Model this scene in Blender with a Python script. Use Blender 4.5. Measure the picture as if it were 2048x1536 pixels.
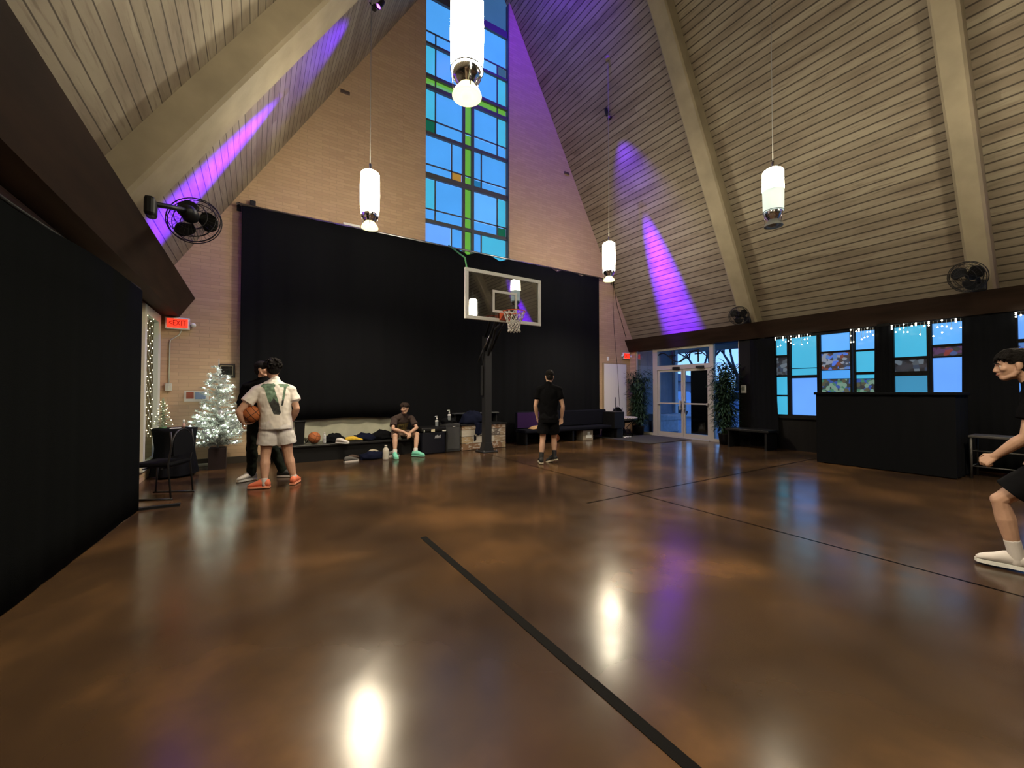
import bpy, bmesh, math, random
from math import sin, cos, pi, radians, sqrt, atan2
from mathutils import Vector, Matrix, Quaternion, noise as mnoise
from mathutils.bvhtree import BVHTree

for o in list(bpy.data.objects):
    bpy.data.objects.remove(o, do_unlink=True)
S = bpy.context.scene
COL = S.collection
random.seed(7)
V = Vector

# ------------------------------------------------------------------ camera, sky, exposure
cd = bpy.data.cameras.new('camera')
cd.sensor_fit = 'HORIZONTAL'; cd.sensor_width = 36.0
cd.lens = 814.0 / 2048.0 * 36.0
cd.clip_start = 0.05; cd.clip_end = 200
cam = bpy.data.objects.new('camera', cd); COL.objects.link(cam)
cam.location = (0, 0, 1.4)
cam.rotation_euler = (radians(90 + 1.126), 0, radians(-32.3))
S.camera = cam

w = bpy.data.worlds.new('dusk_sky'); S.world = w; w.use_nodes = True
wn = w.node_tree.nodes; wl = w.node_tree.links
wbg = wn['Background']
wtc = wn.new('ShaderNodeTexCoord'); wsx = wn.new('ShaderNodeSeparateXYZ'); wr = wn.new('ShaderNodeValToRGB')
wl.new(wtc.outputs['Generated'], wsx.inputs[0]); wl.new(wsx.outputs['Z'], wr.inputs[0]); wl.new(wr.outputs[0], wbg.inputs[0])
wr.color_ramp.elements[0].position = 0.0; wr.color_ramp.elements[0].color = (0.34, 0.62, 1.0, 1)
wr.color_ramp.elements[1].position = 0.5; wr.color_ramp.elements[1].color = (0.08, 0.25, 0.8, 1)
wbg.inputs[1].default_value = 1.05

S.view_settings.view_transform = 'Standard'
S.view_settings.look = 'None'
S.view_settings.exposure = 0.90
S.view_settings.gamma = 1.0
S.view_settings.use_curve_mapping = False
S.cycles.use_denoising = True
S.cycles.max_bounces = 8
S.cycles.diffuse_bounces = 4
S.cycles.sample_clamp_indirect = 2.0
S.cycles.caustics_reflective = False
S.cycles.caustics_refractive = False
S.cycles.blur_glossy = 1.0

def spot(name, loc, target, energy, color, size_deg, blend, radius=0.05, wide=1.0):
    l = bpy.data.lights.new(name, 'SPOT'); l.energy = energy; l.color = color
    l.spot_size = radians(size_deg); l.spot_blend = blend; l.shadow_soft_size = radius
    o = bpy.data.objects.new(name, l); COL.objects.link(o); o.location = loc
    o.rotation_euler = (V(target) - V(loc)).to_track_quat('-Z', 'Y').to_euler()
    o.scale = (wide, 1, 1)
    return o
VIO = (0.11, 0.004, 1.0)
spot('violet_spot_light', (7.76, 7.70, 8.57), (10.95, 7.72, 3.47), 110000, VIO, 8.4, 1.0, .05, 1.75)
spot('violet_spot_light', (2.00, 7.62, 8.32), (-1.49, 7.92, 3.42), 95000, VIO, 8.4, 1.0, .05, 1.6)
spot('violet_spot_light', (7.76, -.40, 8.57), (10.95, -.40, 3.47), 110000, VIO, 8.4, 1.0, .05, 1.75)
spot('violet_spot_light', (7.62, 7.70, 8.60), (9.6, 7.7, 6.0), 420, VIO, 55, 1.0, .05)
spot('violet_spot_light', (2.16, 7.62, 8.36), (0.4, 7.7, 6.2), 520, VIO, 55, 1.0, .05)
spot('violet_spot_light', (5.30, 6.4, 12.7), (6.9, 8.3, 11.2), 680, VIO, 110, 1.0, .2)

# ------------------------------------------------------------------ materials
MATS = {}
def _nt(name):
    m = bpy.data.materials.new(name); m.use_nodes = True
    nt = m.node_tree
    return m, nt, nt.nodes, nt.links, nt.nodes['Principled BSDF']

def mat(name, color, rough=0.6, metallic=0.0, spec=0.5, var=0.0, scale=8.0, bump=0.0, bscale=60.0,
        emit=None, estr=0.0, sheen=0.0, alpha=1.0, trans=0.0, stretch=None, coat=0.0):
    if name in MATS: return MATS[name]
    m, nt, N, L, b = _nt(name)
    b.inputs['Base Color'].default_value = (*color, 1)
    b.inputs['Roughness'].default_value = rough
    b.inputs['Metallic'].default_value = metallic
    b.inputs['Specular IOR Level'].default_value = spec
    if coat: b.inputs['Coat Weight'].default_value = coat
    if sheen: b.inputs['Sheen Weight'].default_value = sheen
    if trans: b.inputs['Transmission Weight'].default_value = trans
    if emit is not None:
        b.inputs['Emission Color'].default_value = (*emit, 1); b.inputs['Emission Strength'].default_value = estr
    tc = None
    if var or bump:
        tc = N.new('ShaderNodeTexCoord')
        src = tc.outputs['Object']
        if stretch:
            mp = N.new('ShaderNodeMapping'); mp.inputs['Scale'].default_value = stretch
            L.new(src, mp.inputs[0]); src = mp.outputs[0]
    if var:
        nz = N.new('ShaderNodeTexNoise'); nz.inputs['Scale'].default_value = scale; nz.inputs['Detail'].default_value = 5
        L.new(src, nz.inputs['Vector'])
        mx = N.new('ShaderNodeMix'); mx.data_type = 'RGBA'
        mr = N.new('ShaderNodeMapRange'); mr.inputs['From Min'].default_value = 0.3; mr.inputs['From Max'].default_value = 0.7
        L.new(nz.outputs[0], mr.inputs[0]); L.new(mr.outputs[0], mx.inputs[0])
        mx.inputs[6].default_value = (*[c * (1 - var) for c in color], 1)
        mx.inputs[7].default_value = (*[min(1, c * (1 + var)) for c in color], 1)
        L.new(mx.outputs[2], b.inputs['Base Color'])
    if bump:
        nb = N.new('ShaderNodeTexNoise'); nb.inputs['Scale'].default_value = bscale; nb.inputs['Detail'].default_value = 4
        L.new(src, nb.inputs['Vector'])
        bp = N.new('ShaderNodeBump'); bp.inputs['Strength'].default_value = bump; bp.inputs['Distance'].default_value = 0.01
        L.new(nb.outputs[0], bp.inputs['Height']); L.new(bp.outputs[0], b.inputs['Normal'])
    MATS[name] = m
    return m

def math_node(N, L, op, a, b=None, c=None):
    n = N.new('ShaderNodeMath'); n.operation = op
    for i, v in enumerate((a, b, c)):
        if v is None: continue
        if isinstance(v, (int, float)): n.inputs[i].default_value = v
        else: L.new(v, n.inputs[i])
    return n.outputs[0]

def mix(N, L, fac, a, b, mode='MIX'):
    n = N.new('ShaderNodeMix'); n.data_type = 'RGBA'; n.blend_type = mode
    for i, v in ((0, fac), (6, a), (7, b)):
        if isinstance(v, (int, float)): n.inputs[i].default_value = v
        elif isinstance(v, tuple): n.inputs[i].default_value = (*v, 1)
        else: L.new(v, n.inputs[i])
    return n.outputs[2]

def mat_boards(name, zk, width=0.145, groove=0.055):
    """tongue-and-groove ceiling boards running along Y; slope distance = z * zk"""
    m, nt, N, L, b = _nt(name)
    tc = N.new('ShaderNodeTexCoord'); sp = N.new('ShaderNodeSeparateXYZ'); L.new(tc.outputs['Object'], sp.inputs[0])
    s = math_node(N, L, 'MULTIPLY', sp.outputs['Z'], zk / width)
    idx = math_node(N, L, 'FLOOR', s)
    fr = math_node(N, L, 'FRACT', s)
    wn_ = N.new('ShaderNodeTexWhiteNoise'); wn_.noise_dimensions = '1D'; L.new(idx, wn_.inputs['W'])
    # board lengths
    off = math_node(N, L, 'MULTIPLY_ADD', wn_.outputs['Value'], 7.3, sp.outputs['Y'])
    seg = math_node(N, L, 'FLOOR', math_node(N, L, 'MULTIPLY', off, 0.42))
    cb = N.new('ShaderNodeCombineXYZ'); L.new(idx, cb.inputs[0]); L.new(seg, cb.inputs[1])
    w2 = N.new('ShaderNodeTexWhiteNoise'); w2.noise_dimensions = '3D'; L.new(cb.outputs[0], w2.inputs['Vector'])
    col = mix(N, L, w2.outputs['Value'], (0.250, 0.205, 0.145), (0.330, 0.277, 0.200))
    # weathered stain blotches
    mp = N.new('ShaderNodeMapping'); mp.inputs['Scale'].default_value = (1.0, 0.35, 1.6); L.new(tc.outputs['Object'], mp.inputs[0])
    n1 = N.new('ShaderNodeTexNoise'); n1.inputs['Scale'].default_value = 2.4; n1.inputs['Detail'].default_value = 5; L.new(mp.outputs[0], n1.inputs['Vector'])
    r1 = N.new('ShaderNodeMapRange'); r1.inputs['From Min'].default_value = 0.45; r1.inputs['From Max'].default_value = 0.70; L.new(n1.outputs[0], r1.inputs[0])
    col = mix(N, L, math_node(N, L, 'MULTIPLY', r1.outputs[0], 0.75), col, (0.165, 0.12, 0.082))
    mp2 = N.new('ShaderNodeMapping'); mp2.inputs['Scale'].default_value = (8, 1.2, 14); L.new(tc.outputs['Object'], mp2.inputs[0])
    n2 = N.new('ShaderNodeTexNoise'); n2.inputs['Scale'].default_value = 2.0; n2.inputs['Detail'].default_value = 6; L.new(mp2.outputs[0], n2.inputs['Vector'])
    r2 = N.new('ShaderNodeMapRange'); r2.inputs['From Min'].default_value = 0.54; r2.inputs['From Max'].default_value = 0.72; L.new(n2.outputs[0], r2.inputs[0])
    col = mix(N, L, math_node(N, L, 'MULTIPLY', r2.outputs[0], 0.6), col, (0.13, 0.095, 0.065))
    ed = math_node(N, L, 'ABSOLUTE', math_node(N, L, 'SUBTRACT', fr, groove))
    gm_ = N.new('ShaderNodeMapRange'); gm_.interpolation_type = 'SMOOTHSTEP'; gm_.inputs['From Min'].default_value = groove * 0.35; gm_.inputs['From Max'].default_value = groove
    gm_.inputs['To Min'].default_value = 0.92; gm_.inputs['To Max'].default_value = 0.0; L.new(ed, gm_.inputs[0]); g = gm_.outputs[0]
    col = mix(N, L, g, col, (0.045, 0.032, 0.02))
    L.new(col, b.inputs['Base Color']); b.inputs['Roughness'].default_value = 0.75
    bp = N.new('ShaderNodeBump'); bp.inputs['Strength'].default_value = 0.5; bp.inputs['Distance'].default_value = 0.02
    gh = math_node(N, L, 'GREATER_THAN', ed, groove * .7)
    L.new(gh, bp.inputs['Height']); L.new(bp.outputs[0], b.inputs['Normal'])
    MATS[name] = m
    return m

def mat_brick(name):
    m, nt, N, L, b = _nt(name)
    tc = N.new('ShaderNodeTexCoord'); sp = N.new('ShaderNodeSeparateXYZ'); L.new(tc.outputs['Object'], sp.inputs[0])
    cb = N.new('ShaderNodeCombineXYZ'); L.new(sp.outputs['X'], cb.inputs[0]); L.new(sp.outputs['Z'], cb.inputs[1])
    br = N.new('ShaderNodeTexBrick'); L.new(cb.outputs[0], br.inputs['Vector'])
    br.inputs['Scale'].default_value = 1.0
    br.inputs['Brick Width'].default_value = 0.30; br.inputs['Row Height'].default_value = 0.068
    br.inputs['Mortar Size'].default_value = 0.006; br.inputs['Mortar Smooth'].default_value = 0.3; br.inputs['Bias'].default_value = 0.1
    br.inputs['Color1'].default_value = (0.45, 0.300, 0.185, 1); br.inputs['Color2'].default_value = (0.52, 0.358, 0.222, 1)
    br.inputs['Mortar'].default_value = (0.40, 0.28, 0.175, 1)
    n1 = N.new('ShaderNodeTexNoise'); n1.inputs['Scale'].default_value = 2.0; n1.inputs['Detail'].default_value = 6; L.new(tc.outputs['Object'], n1.inputs['Vector'])
    r1 = N.new('ShaderNodeMapRange'); r1.inputs['From Min'].default_value = 0.35; r1.inputs['From Max'].default_value = 0.7; L.new(n1.outputs[0], r1.inputs[0])
    col = mix(N, L, math_node(N, L, 'MULTIPLY', r1.outputs[0], 0.35), br.outputs['Color'], (0.44, 0.315, 0.20))
    L.new(col, b.inputs['Base Color']); b.inputs['Roughness'].default_value = 0.8
    bp = N.new('ShaderNodeBump'); bp.inputs['Strength'].default_value = 0.35; bp.inputs['Distance'].default_value = 0.01; bp.invert = True
    L.new(br.outputs['Fac'], bp.inputs['Height']); L.new(bp.outputs[0], b.inputs['Normal'])
    MATS[name] = m
    return m

def mat_floor(name):
    m, nt, N, L, b = _nt(name)
    tc = N.new('ShaderNodeTexCoord'); sp = N.new('ShaderNodeSeparateXYZ'); L.new(tc.outputs['Object'], sp.inputs[0])
    n1 = N.new('ShaderNodeTexNoise'); n1.inputs['Scale'].default_value = 0.75; n1.inputs['Detail'].default_value = 5; n1.inputs['Roughness'].default_value = 0.5; n1.inputs['Distortion'].default_value = 0.25
    L.new(tc.outputs['Object'], n1.inputs['Vector'])
    cr = N.new('ShaderNodeValToRGB'); L.new(n1.outputs[0], cr.inputs[0])
    e = cr.color_ramp.elements
    e[0].position = 0.30; e[0].color = (0.024, 0.014, 0.009, 1)
    e[1].position = 0.74; e[1].color = (0.175, 0.088, 0.034, 1)
    e.new(0.52).color = (0.062, 0.034, 0.016, 1)
    n2 = N.new('ShaderNodeTexNoise'); n2.inputs['Scale'].default_value = 9; n2.inputs['Detail'].default_value = 6; L.new(tc.outputs['Object'], n2.inputs['Vector'])
    col = mix(N, L, math_node(N, L, 'MULTIPLY', n2.outputs[0], 0.45), cr.outputs[0], (0.032, 0.020, 0.014))
    # saw-cut control joints
    d1 = math_node(N, L, 'LESS_THAN', math_node(N, L, 'ABSOLUTE', math_node(N, L, 'SUBTRACT', sp.outputs['X'], 4.46)), 0.013)
    d2 = math_node(N, L, 'LESS_THAN', math_node(N, L, 'ABSOLUTE', math_node(N, L, 'SUBTRACT', sp.outputs['Y'], 3.85)), 0.016)
    c2 = math_node(N, L, 'GREATER_THAN', sp.outputs['X'], 3.55)
    d = math_node(N, L, 'MAXIMUM', d1, math_node(N, L, 'MULTIPLY', d2, c2))
    col = mix(N, L, d, col, (0.004, 0.003, 0.0025))
    L.new(col, b.inputs['Base Color'])
    n3 = N.new('ShaderNodeTexNoise'); n3.inputs['Scale'].default_value = 3.0; n3.inputs['Detail'].default_value = 5; L.new(tc.outputs['Object'], n3.inputs['Vector'])
    rr = N.new('ShaderNodeMapRange'); rr.inputs['From Min'].default_value = 0.3; rr.inputs['From Max'].default_value = 0.75
    rr.inputs['To Min'].default_value = 0.165; rr.inputs['To Max'].default_value = 0.24; L.new(n3.outputs[0], rr.inputs[0])
    L.new(rr.outputs[0], b.inputs['Roughness'])
    L.new(math_node(N, L, 'MULTIPLY_ADD', d, -0.42, 0.43), b.inputs['Specular IOR Level'])
    MATS[name] = m
    return m

def mat_glasspane(name, color, estr=.57, var=0.12, scale=1.5):
    """coloured cathedral glass with dusk light coming through it"""
    if name in MATS: return MATS[name]
    m, nt, N, L, b = _nt(name)
    tc = N.new('ShaderNodeTexCoord')
    n = N.new('ShaderNodeTexNoise'); n.inputs['Scale'].default_value = scale; n.inputs['Detail'].default_value = 4; L.new(tc.outputs['Object'], n.inputs['Vector'])
    c = mix(N, L, n.outputs[0], tuple(x * (1 - var) for x in color), tuple(min(1, x * (1 + var)) for x in color))
    b.inputs['Base Color'].default_value = (*[x * 0.12 for x in color], 1)
    b.inputs['Roughness'].default_value = 0.25
    L.new(c, b.inputs['Emission Color']); b.inputs['Emission Strength'].default_value = estr
    MATS[name] = m
    return m

def mat_art(name, cols, estr=1.0, scale=9.0):
    """mosaic of small dark coloured glass pieces"""
    m, nt, N, L, b = _nt(name)
    tc = N.new('ShaderNodeTexCoord')
    v = N.new('ShaderNodeTexVoronoi'); v.inputs['Scale'].default_value = scale; L.new(tc.outputs['Object'], v.inputs['Vector'])
    sx = N.new('ShaderNodeSeparateColor'); L.new(v.outputs['Color'], sx.inputs[0])
    cr = N.new('ShaderNodeValToRGB'); cr.color_ramp.interpolation = 'CONSTANT'; L.new(sx.outputs[0], cr.inputs[0])
    e = cr.color_ramp.elements
    e[0].position = 0; e[0].color = (*cols[0], 1); e[1].position = 1.0 / len(cols); e[1].color = (*cols[1], 1)
    for i in range(2, len(cols)): e.new(i / len(cols)).color = (*cols[i], 1)
    b.inputs['Base Color'].default_value = (0.01, 0.01, 0.012, 1); b.inputs['Roughness'].default_value = 0.3
    L.new(cr.outputs[0], b.inputs['Emission Color']); b.inputs['Emission Strength'].default_value = estr
    MATS[name] = m
    return m

def mat_clear(name, tint=(0.9, 0.95, 1.0), refl=0.5):
    m = bpy.data.materials.new(name); m.use_nodes = True
    nt = m.node_tree; N = nt.nodes; L = nt.links
    N.remove(N['Principled BSDF'])
    tr = N.new('ShaderNodeBsdfTransparent'); tr.inputs[0].default_value = (*tint, 1)
    gl = N.new('ShaderNodeBsdfGlossy'); gl.inputs['Roughness'].default_value = 0.02
    fr = N.new('ShaderNodeFresnel'); fr.inputs['IOR'].default_value = 1.52
    mu = math_node(N, L, 'MULTIPLY', fr.outputs[0], refl * 2)
    ms = N.new('ShaderNodeMixShader'); L.new(mu, ms.inputs[0]); L.new(tr.outputs[0], ms.inputs[1]); L.new(gl.outputs[0], ms.inputs[2])
    L.new(ms.outputs[0], N['Material Output'].inputs[0])
    MATS[name] = m
    return m

M = {}
M['brick'] = mat_brick('tan_roman_brick')
M['floor'] = mat_floor('stained_concrete')
M['ceilL'] = mat_boards('ceiling_boards_left', 1 / 0.8495, groove=0.07)
M['ceilR'] = mat_boards('ceiling_boards_right', 1 / 0.8797, groove=0.125)
M['rafter'] = mat('rafter_wood', (0.31, 0.255, 0.172), 0.7, var=0.16, scale=2.2, bump=0.1, bscale=20)
M['beam'] = mat('dark_brown_beam', (0.030, 0.016, 0.010), 0.7, spec=.2, var=0.3, scale=3, stretch=(3, .4, 3))
M['panel'] = mat('dark_panelling', (0.0050, 0.0042, 0.0040), 0.7, spec=.2, var=0.4, scale=3, stretch=(6, 6, .3))
M['frontwall'] = mat('front_wall_paint', (0.05, 0.045, 0.04), 0.8)
M['black_cloth'] = mat('black_drape_cloth', (0.0060, 0.0064, 0.0078), 0.97, spec=0.06, bump=0.15, bscale=300)
M['partition'] = mat('partition_fabric', (0.0026, 0.0031, 0.0034), 0.98, spec=0.03, bump=0.2, bscale=200)
M['black'] = mat('black_plastic', (0.0055, 0.0055, 0.0062), 0.5, spec=.3)
M['black_metal'] = mat('black_painted_metal', (0.010, 0.010, 0.011), 0.45, spec=.35)
M['pole_metal'] = mat('charcoal_powder_coat', (0.020, 0.020, 0.022), 0.5, spec=.3)
M['charcoal'] = mat('charcoal_grey_plastic', (0.040, 0.041, 0.044), 0.6, spec=.3, var=0.1, scale=30)
M['chrome'] = mat('chrome', (0.7, 0.7, 0.7), 0.18, metallic=1.0)
M['steel'] = mat('brushed_steel', (0.42, 0.42, 0.43), 0.32, metallic=1.0)
M['alu'] = mat('aluminium_frame', (0.46, 0.43, 0.37), 0.45, metallic=0.25)
M['white_frame'] = mat('white_painted_metal', (0.72, 0.72, 0.70), 0.4)
M['white'] = mat('white_plastic', (0.78, 0.78, 0.76), 0.4)
M['cream'] = mat('cream_painted_trim', (0.55, 0.56, 0.46), 0.5)
M['baseboard'] = mat('dark_rubber_base', (0.045, 0.036, 0.026), 0.5)
M['clear'] = mat_clear('clear_glass', (0.86, 0.92, 1.0), 0.5)
M['smoke'] = mat_clear('backboard_glass', (0.72, 0.74, 0.76), 2.3)
M['tape'] = mat('black_floor_tape', (0.004, 0.0035, 0.003), 0.6, spec=.06)
M['orange'] = mat('orange_rim_paint', (0.62, 0.10, 0.03), 0.4)
M['net'] = mat('white_net_cord', (0.75, 0.72, 0.66), 0.8)
M['skin'] = mat('skin_light', (0.56, 0.32, 0.22), 0.55, var=0.08, scale=14)
M['skin2'] = mat('skin_tan', (0.50, 0.30, 0.21), 0.55, var=0.08, scale=14)
M['hair'] = mat('dark_hair', (0.008, 0.0065, 0.006), 0.85, spec=.15, bump=0.8, bscale=90)
M['hair_brown'] = mat('brown_hair', (0.030, 0.019, 0.014), 0.8, spec=.2, bump=0.8, bscale=90, var=.4, scale=60)
M['ball'] = mat('basketball_leather', (0.42, 0.125, 0.035), 0.6, bump=0.35, bscale=500, var=0.1, scale=20)
M['seam'] = mat('ball_seam', (0.012, 0.010, 0.009), 0.7)
M['red_glow'] = mat('exit_red_glow', (0.6, 0.03, 0.01), 0.5, emit=(1.0, 0.035, 0.015), estr=.85)
M['exit_dark'] = mat('exit_letter_dark', (0.25, 0.008, 0.004), 0.5, emit=(0.30, 0.004, 0.0), estr=0.4)
M['bulb'] = mat('cool_white_led', (0.9, 0.95, 0.9), 0.4, emit=(0.86, 1.0, 0.82), estr=26)
M['bulb_warm'] = mat('warm_white_led', (1, .95, .8), 0.4, emit=(1.0, 0.86, 0.5), estr=5)
M['bulb_white'] = mat('soft_white_led', (1, 1, .9), 0.4, emit=(1.0, 0.98, 0.75), estr=5)
M['shade'] = mat('lamp_glass_glow', (0.9, 0.88, 0.8), 0.4, emit=(1.0, 0.90, 0.66), estr=29)
M['shade_dim'] = mat('lamp_glass_lower', (0.85, 0.86, 0.8), 0.4, emit=(0.82, 1.0, 0.88), estr=0.36)
M['dish'] = mat('lamp_dish_glow', (0.9, 0.85, 0.6), 0.4, emit=(1.0, 0.88, 0.42), estr=1.1)
M['dish_off'] = mat('lamp_dish_grey', (0.30, 0.31, 0.28), 0.3)

# ------------------------------------------------------------------ mesh helpers
def wloc(o):
    p = V((0, 0, 0))
    while o is not None:
        p += V(o.location); o = o.parent
    return p

def rot_to(d):
    return V(d).normalized().to_track_quat('Z', 'Y').to_matrix()

class MB:
    """collects shapes; build() links them as ONE mesh object"""
    def __init__(s): s.v = []; s.f = []; s.mi = []; s.sm = []
    def add(s, vs, fs, mi=0, smooth=False):
        k = len(s.v); s.v += [V(p) for p in vs]
        for f in fs: s.f.append([i + k for i in f]); s.mi.append(mi); s.sm.append(smooth)
        return s
    def box(s, lo, hi, mi=0):
        (a, b, c), (d, e, f) = lo, hi
        a, d = min(a, d), max(a, d); b, e = min(b, e), max(b, e); c, f = min(c, f), max(c, f)
        vs = [(a, b, c), (d, b, c), (d, e, c), (a, e, c), (a, b, f), (d, b, f), (d, e, f), (a, e, f)]
        return s.add(vs, [(0, 3, 2, 1), (4, 5, 6, 7), (0, 1, 5, 4), (1, 2, 6, 5), (2, 3, 7, 6), (3, 0, 4, 7)], mi)
    def rbox(s, lo, hi, r=0.02, mi=0, rot=None, piv=None):
        """box with bevelled edges"""
        bm = bmesh.new(); bmesh.ops.create_cube(bm, size=1)
        c = [(x + y) / 2 for x, y in zip(lo, hi)]; d = [abs(y - x) for x, y in zip(lo, hi)]
        for v_ in bm.verts: v_.co = V([v_.co[i] * d[i] + c[i] for i in range(3)])
        r = min(r, min(d) * .45)
        bmesh.ops.bevel(bm, geom=bm.edges[:], offset=r, segments=2, affect='EDGES', profile=0.5)
        bm.verts.index_update()
        vs = [v_.co.copy() for v_ in bm.verts]
        if rot is not None:
            p = V(piv if piv is not None else c); vs = [rot @ (q - p) + p for q in vs]
        s.add(vs, [[v_.index for v_ in f.verts] for f in bm.faces], mi, False); bm.free(); return s
    def prism(s, poly, axis, a, b, mi=0):
        """polygon in the two other axes extruded along axis ('x','y','z') from a to b"""
        def mk(p, t):
            return {'x': (t, p[0], p[1]), 'y': (p[0], t, p[1]), 'z': (p[0], p[1], t)}[axis]
        n = len(poly)
        vs = [mk(p, a) for p in poly] + [mk(p, b) for p in poly]
        fs = [list(range(n))[::-1], list(range(n, 2 * n))] + [(i, (i + 1) % n, (i + 1) % n + n, i + n) for i in range(n)]
        return s.add(vs, fs, mi)
    def cyl(s, p0, p1, r0, r1=None, n=16, mi=0, cap=True, smooth=True):
        r1 = r0 if r1 is None else r1
        p0, p1 = V(p0), V(p1); R = rot_to(p1 - p0)
        vs = []
        for p, r in ((p0, r0), (p1, r1)):
            for i in range(n):
                a = 2 * pi * i / n; vs.append(p + R @ V((r * cos(a), r * sin(a), 0)))
        s.add(vs, [(i, (i + 1) % n, (i + 1) % n + n, i + n) for i in range(n)], mi, smooth)
        if cap:
            s.add(vs[:n], [list(range(n))[::-1]], mi); s.add(vs[n:], [list(range(n))], mi)
        return s
    def tube(s, path, r, n=8, mi=0, closed=False, cap=True):
        P = [V(p) for p in path]; m = len(P); rings = []
        prev = None
        for i in range(m):
            if closed: t = P[(i + 1) % m] - P[i - 1]
            else: t = P[min(i + 1, m - 1)] - P[max(i - 1, 0)]
            if t.length < 1e-9: t = V((0, 0, 1))
            t.normalize()
            if prev is None:
                u = t.orthogonal().normalized()
            else:
                u = prev - t * prev.dot(t)
                u = u.normalized() if u.length > 1e-6 else t.orthogonal().normalized()
            prev = u; w_ = t.cross(u)
            rr = r[i] if isinstance(r, (list, tuple)) else r
            rings.append([P[i] + (u * cos(2 * pi * k / n) + w_ * sin(2 * pi * k / n)) * rr for k in range(n)])
        vs = [q for g in rings for q in g]; fs = []
        for i in range(m if closed else m - 1):
            j = (i + 1) % m
            for k in range(n):
                fs.append((i * n + k, i * n + (k + 1) % n, j * n + (k + 1) % n, j * n + k))
        if cap and not closed:
            fs.append(list(range(n))[::-1]); fs.append([(m - 1) * n + k for k in range(n)])
        return s.add(vs, fs, mi, True)
    def lathe(s, prof, c=(0, 0, 0), n=24, mi=0, axis=None, smooth=True):
        """profile [(radius, height)...] around the z axis (or axis) through c"""
        R = rot_to(axis) if axis is not None else Matrix.Identity(3)
        c = V(c); vs = []
        for r, h in prof:
            for i in range(n):
                a = 2 * pi * i / n; vs.append(c + R @ V((max(r, 1e-4) * cos(a), max(r, 1e-4) * sin(a), h)))
        fs = []
        for j in range(len(prof) - 1):
            for i in range(n):
                fs.append((j * n + i, j * n + (i + 1) % n, (j + 1) * n + (i + 1) % n, (j + 1) * n + i))
        s.add(vs, fs, mi, smooth)
        return s
    def ball(s, c, r, n=16, m=10, mi=0, rot=None):
        r = (r, r, r) if isinstance(r, (int, float)) else r
        c = V(c); vs = []; fs = []
        for j in range(m + 1):
            th = pi * j / m
            for i in range(n):
                a = 2 * pi * i / n
                p = V((r[0] * sin(th) * cos(a), r[1] * sin(th) * sin(a), r[2] * cos(th)))
                vs.append(c + (rot @ p if rot is not None else p))
        for j in range(m):
            for i in range(n):
                fs.append((j * n + i, (j + 1) * n + i, (j + 1) * n + (i + 1) % n, j * n + (i + 1) % n))
        return s.add(vs, fs, mi, True)
    def quad(s, a, b, c, d, mi=0): return s.add([a, b, c, d], [(0, 1, 2, 3)], mi)
    def grid(s, fn, nu, nv, mi=0, smooth=True):
        vs = [fn(i / nu, j / nv) for j in range(nv + 1) for i in range(nu + 1)]
        fs = [(j * (nu + 1) + i, j * (nu + 1) + i + 1, (j + 1) * (nu + 1) + i + 1, (j + 1) * (nu + 1) + i) for j in range(nv) for i in range(nu)]
        return s.add(vs, fs, mi, smooth)
    def build(s, name, mats, parent=None, local=False, weld=True):
        me = bpy.data.meshes.new(name)
        off = V((0, 0, 0)) if (parent is None or local) else wloc(parent)
        me.from_pydata([tuple(p - off) for p in s.v], [], s.f)
        me.validate()
        if len(me.polygons) == len(s.mi):
            me.polygons.foreach_set('material_index', s.mi); me.polygons.foreach_set('use_smooth', s.sm)
        if weld:
            bm = bmesh.new(); bm.from_mesh(me)
            bmesh.ops.remove_doubles(bm, verts=bm.verts[:], dist=1e-5)
            bmesh.ops.recalc_face_normals(bm, faces=bm.faces[:])
            bm.to_mesh(me); bm.free()
        for m_ in (mats if isinstance(mats, (list, tuple)) else [mats]): me.materials.append(m_)
        o = bpy.data.objects.new(name, me); COL.objects.link(o)
        if parent is not None: o.parent = parent
        return o

def tag(o, label=None, cat=None, group=None, kind=None):
    if label: o['label'] = label
    if cat: o['category'] = cat
    if group: o['group'] = group
    if kind: o['kind'] = kind
    return o
def thing(name, label, cat, loc=(0, 0, 0), group=None, rz=0.0, kind=None):
    o = bpy.data.objects.new(name, None); COL.objects.link(o); o.location = loc; o.rotation_euler = (0, 0, rz)
    o.empty_display_size = 0.1
    return tag(o, label, cat, group, kind)
def struct(o): o['kind'] = 'structure'; return o
def copy_tree(o, loc, label, parent=None):
    c = o.copy(); COL.objects.link(c)
    if parent is None: c.location = loc; c['label'] = label
    else: c.parent = parent
    for ch in [q for q in bpy.data.objects if q.parent == o and q.name != c.name]:
        copy_tree(ch, None, None, c)
    return c
# ------------------------------------------------------------------ THE SETTING
XL, XR, YB, YF = -1.47, 10.95, 9.70, -6.0
def ceilL_x(z): return -1.31 + (z - 3.71) / 1.61
def ceilR_x(z): return 11.09 - (z - 3.21) / 1.85
RIDGE = V((5.177, 0, 14.153))
b = MB(); b.box((XL - .3, YF - .2, -0.1), (XR + .25, YB + .3, 0)); struct(b.build('floor', M['floor']))

# gable wall of brick, with the tall window opening x 3.57..6.04
wx0, wx1, wz0 = 3.57, 6.04, 4.72
b = MB()
zt = 3.71 + 1.61 * (wx0 + 1.31)
b.prism([(XL - .3, 0), (wx0, 0), (wx0, zt + .3), (XL - .3, 3.3)], 'y', YB, YB + .32)
zt2 = 3.21 + 1.85 * (11.09 - wx1)
b.prism([(wx1, 0), (XR + .25, 0), (XR + .25, 3.3), (wx1, zt2 + .3)], 'y', YB, YB + .32)
b.prism([(wx0, 0), (wx1, 0), (wx1, wz0), (wx0, wz0)], 'y', YB, YB + .32)
struct(b.build('wall_back', M['brick']))

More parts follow.
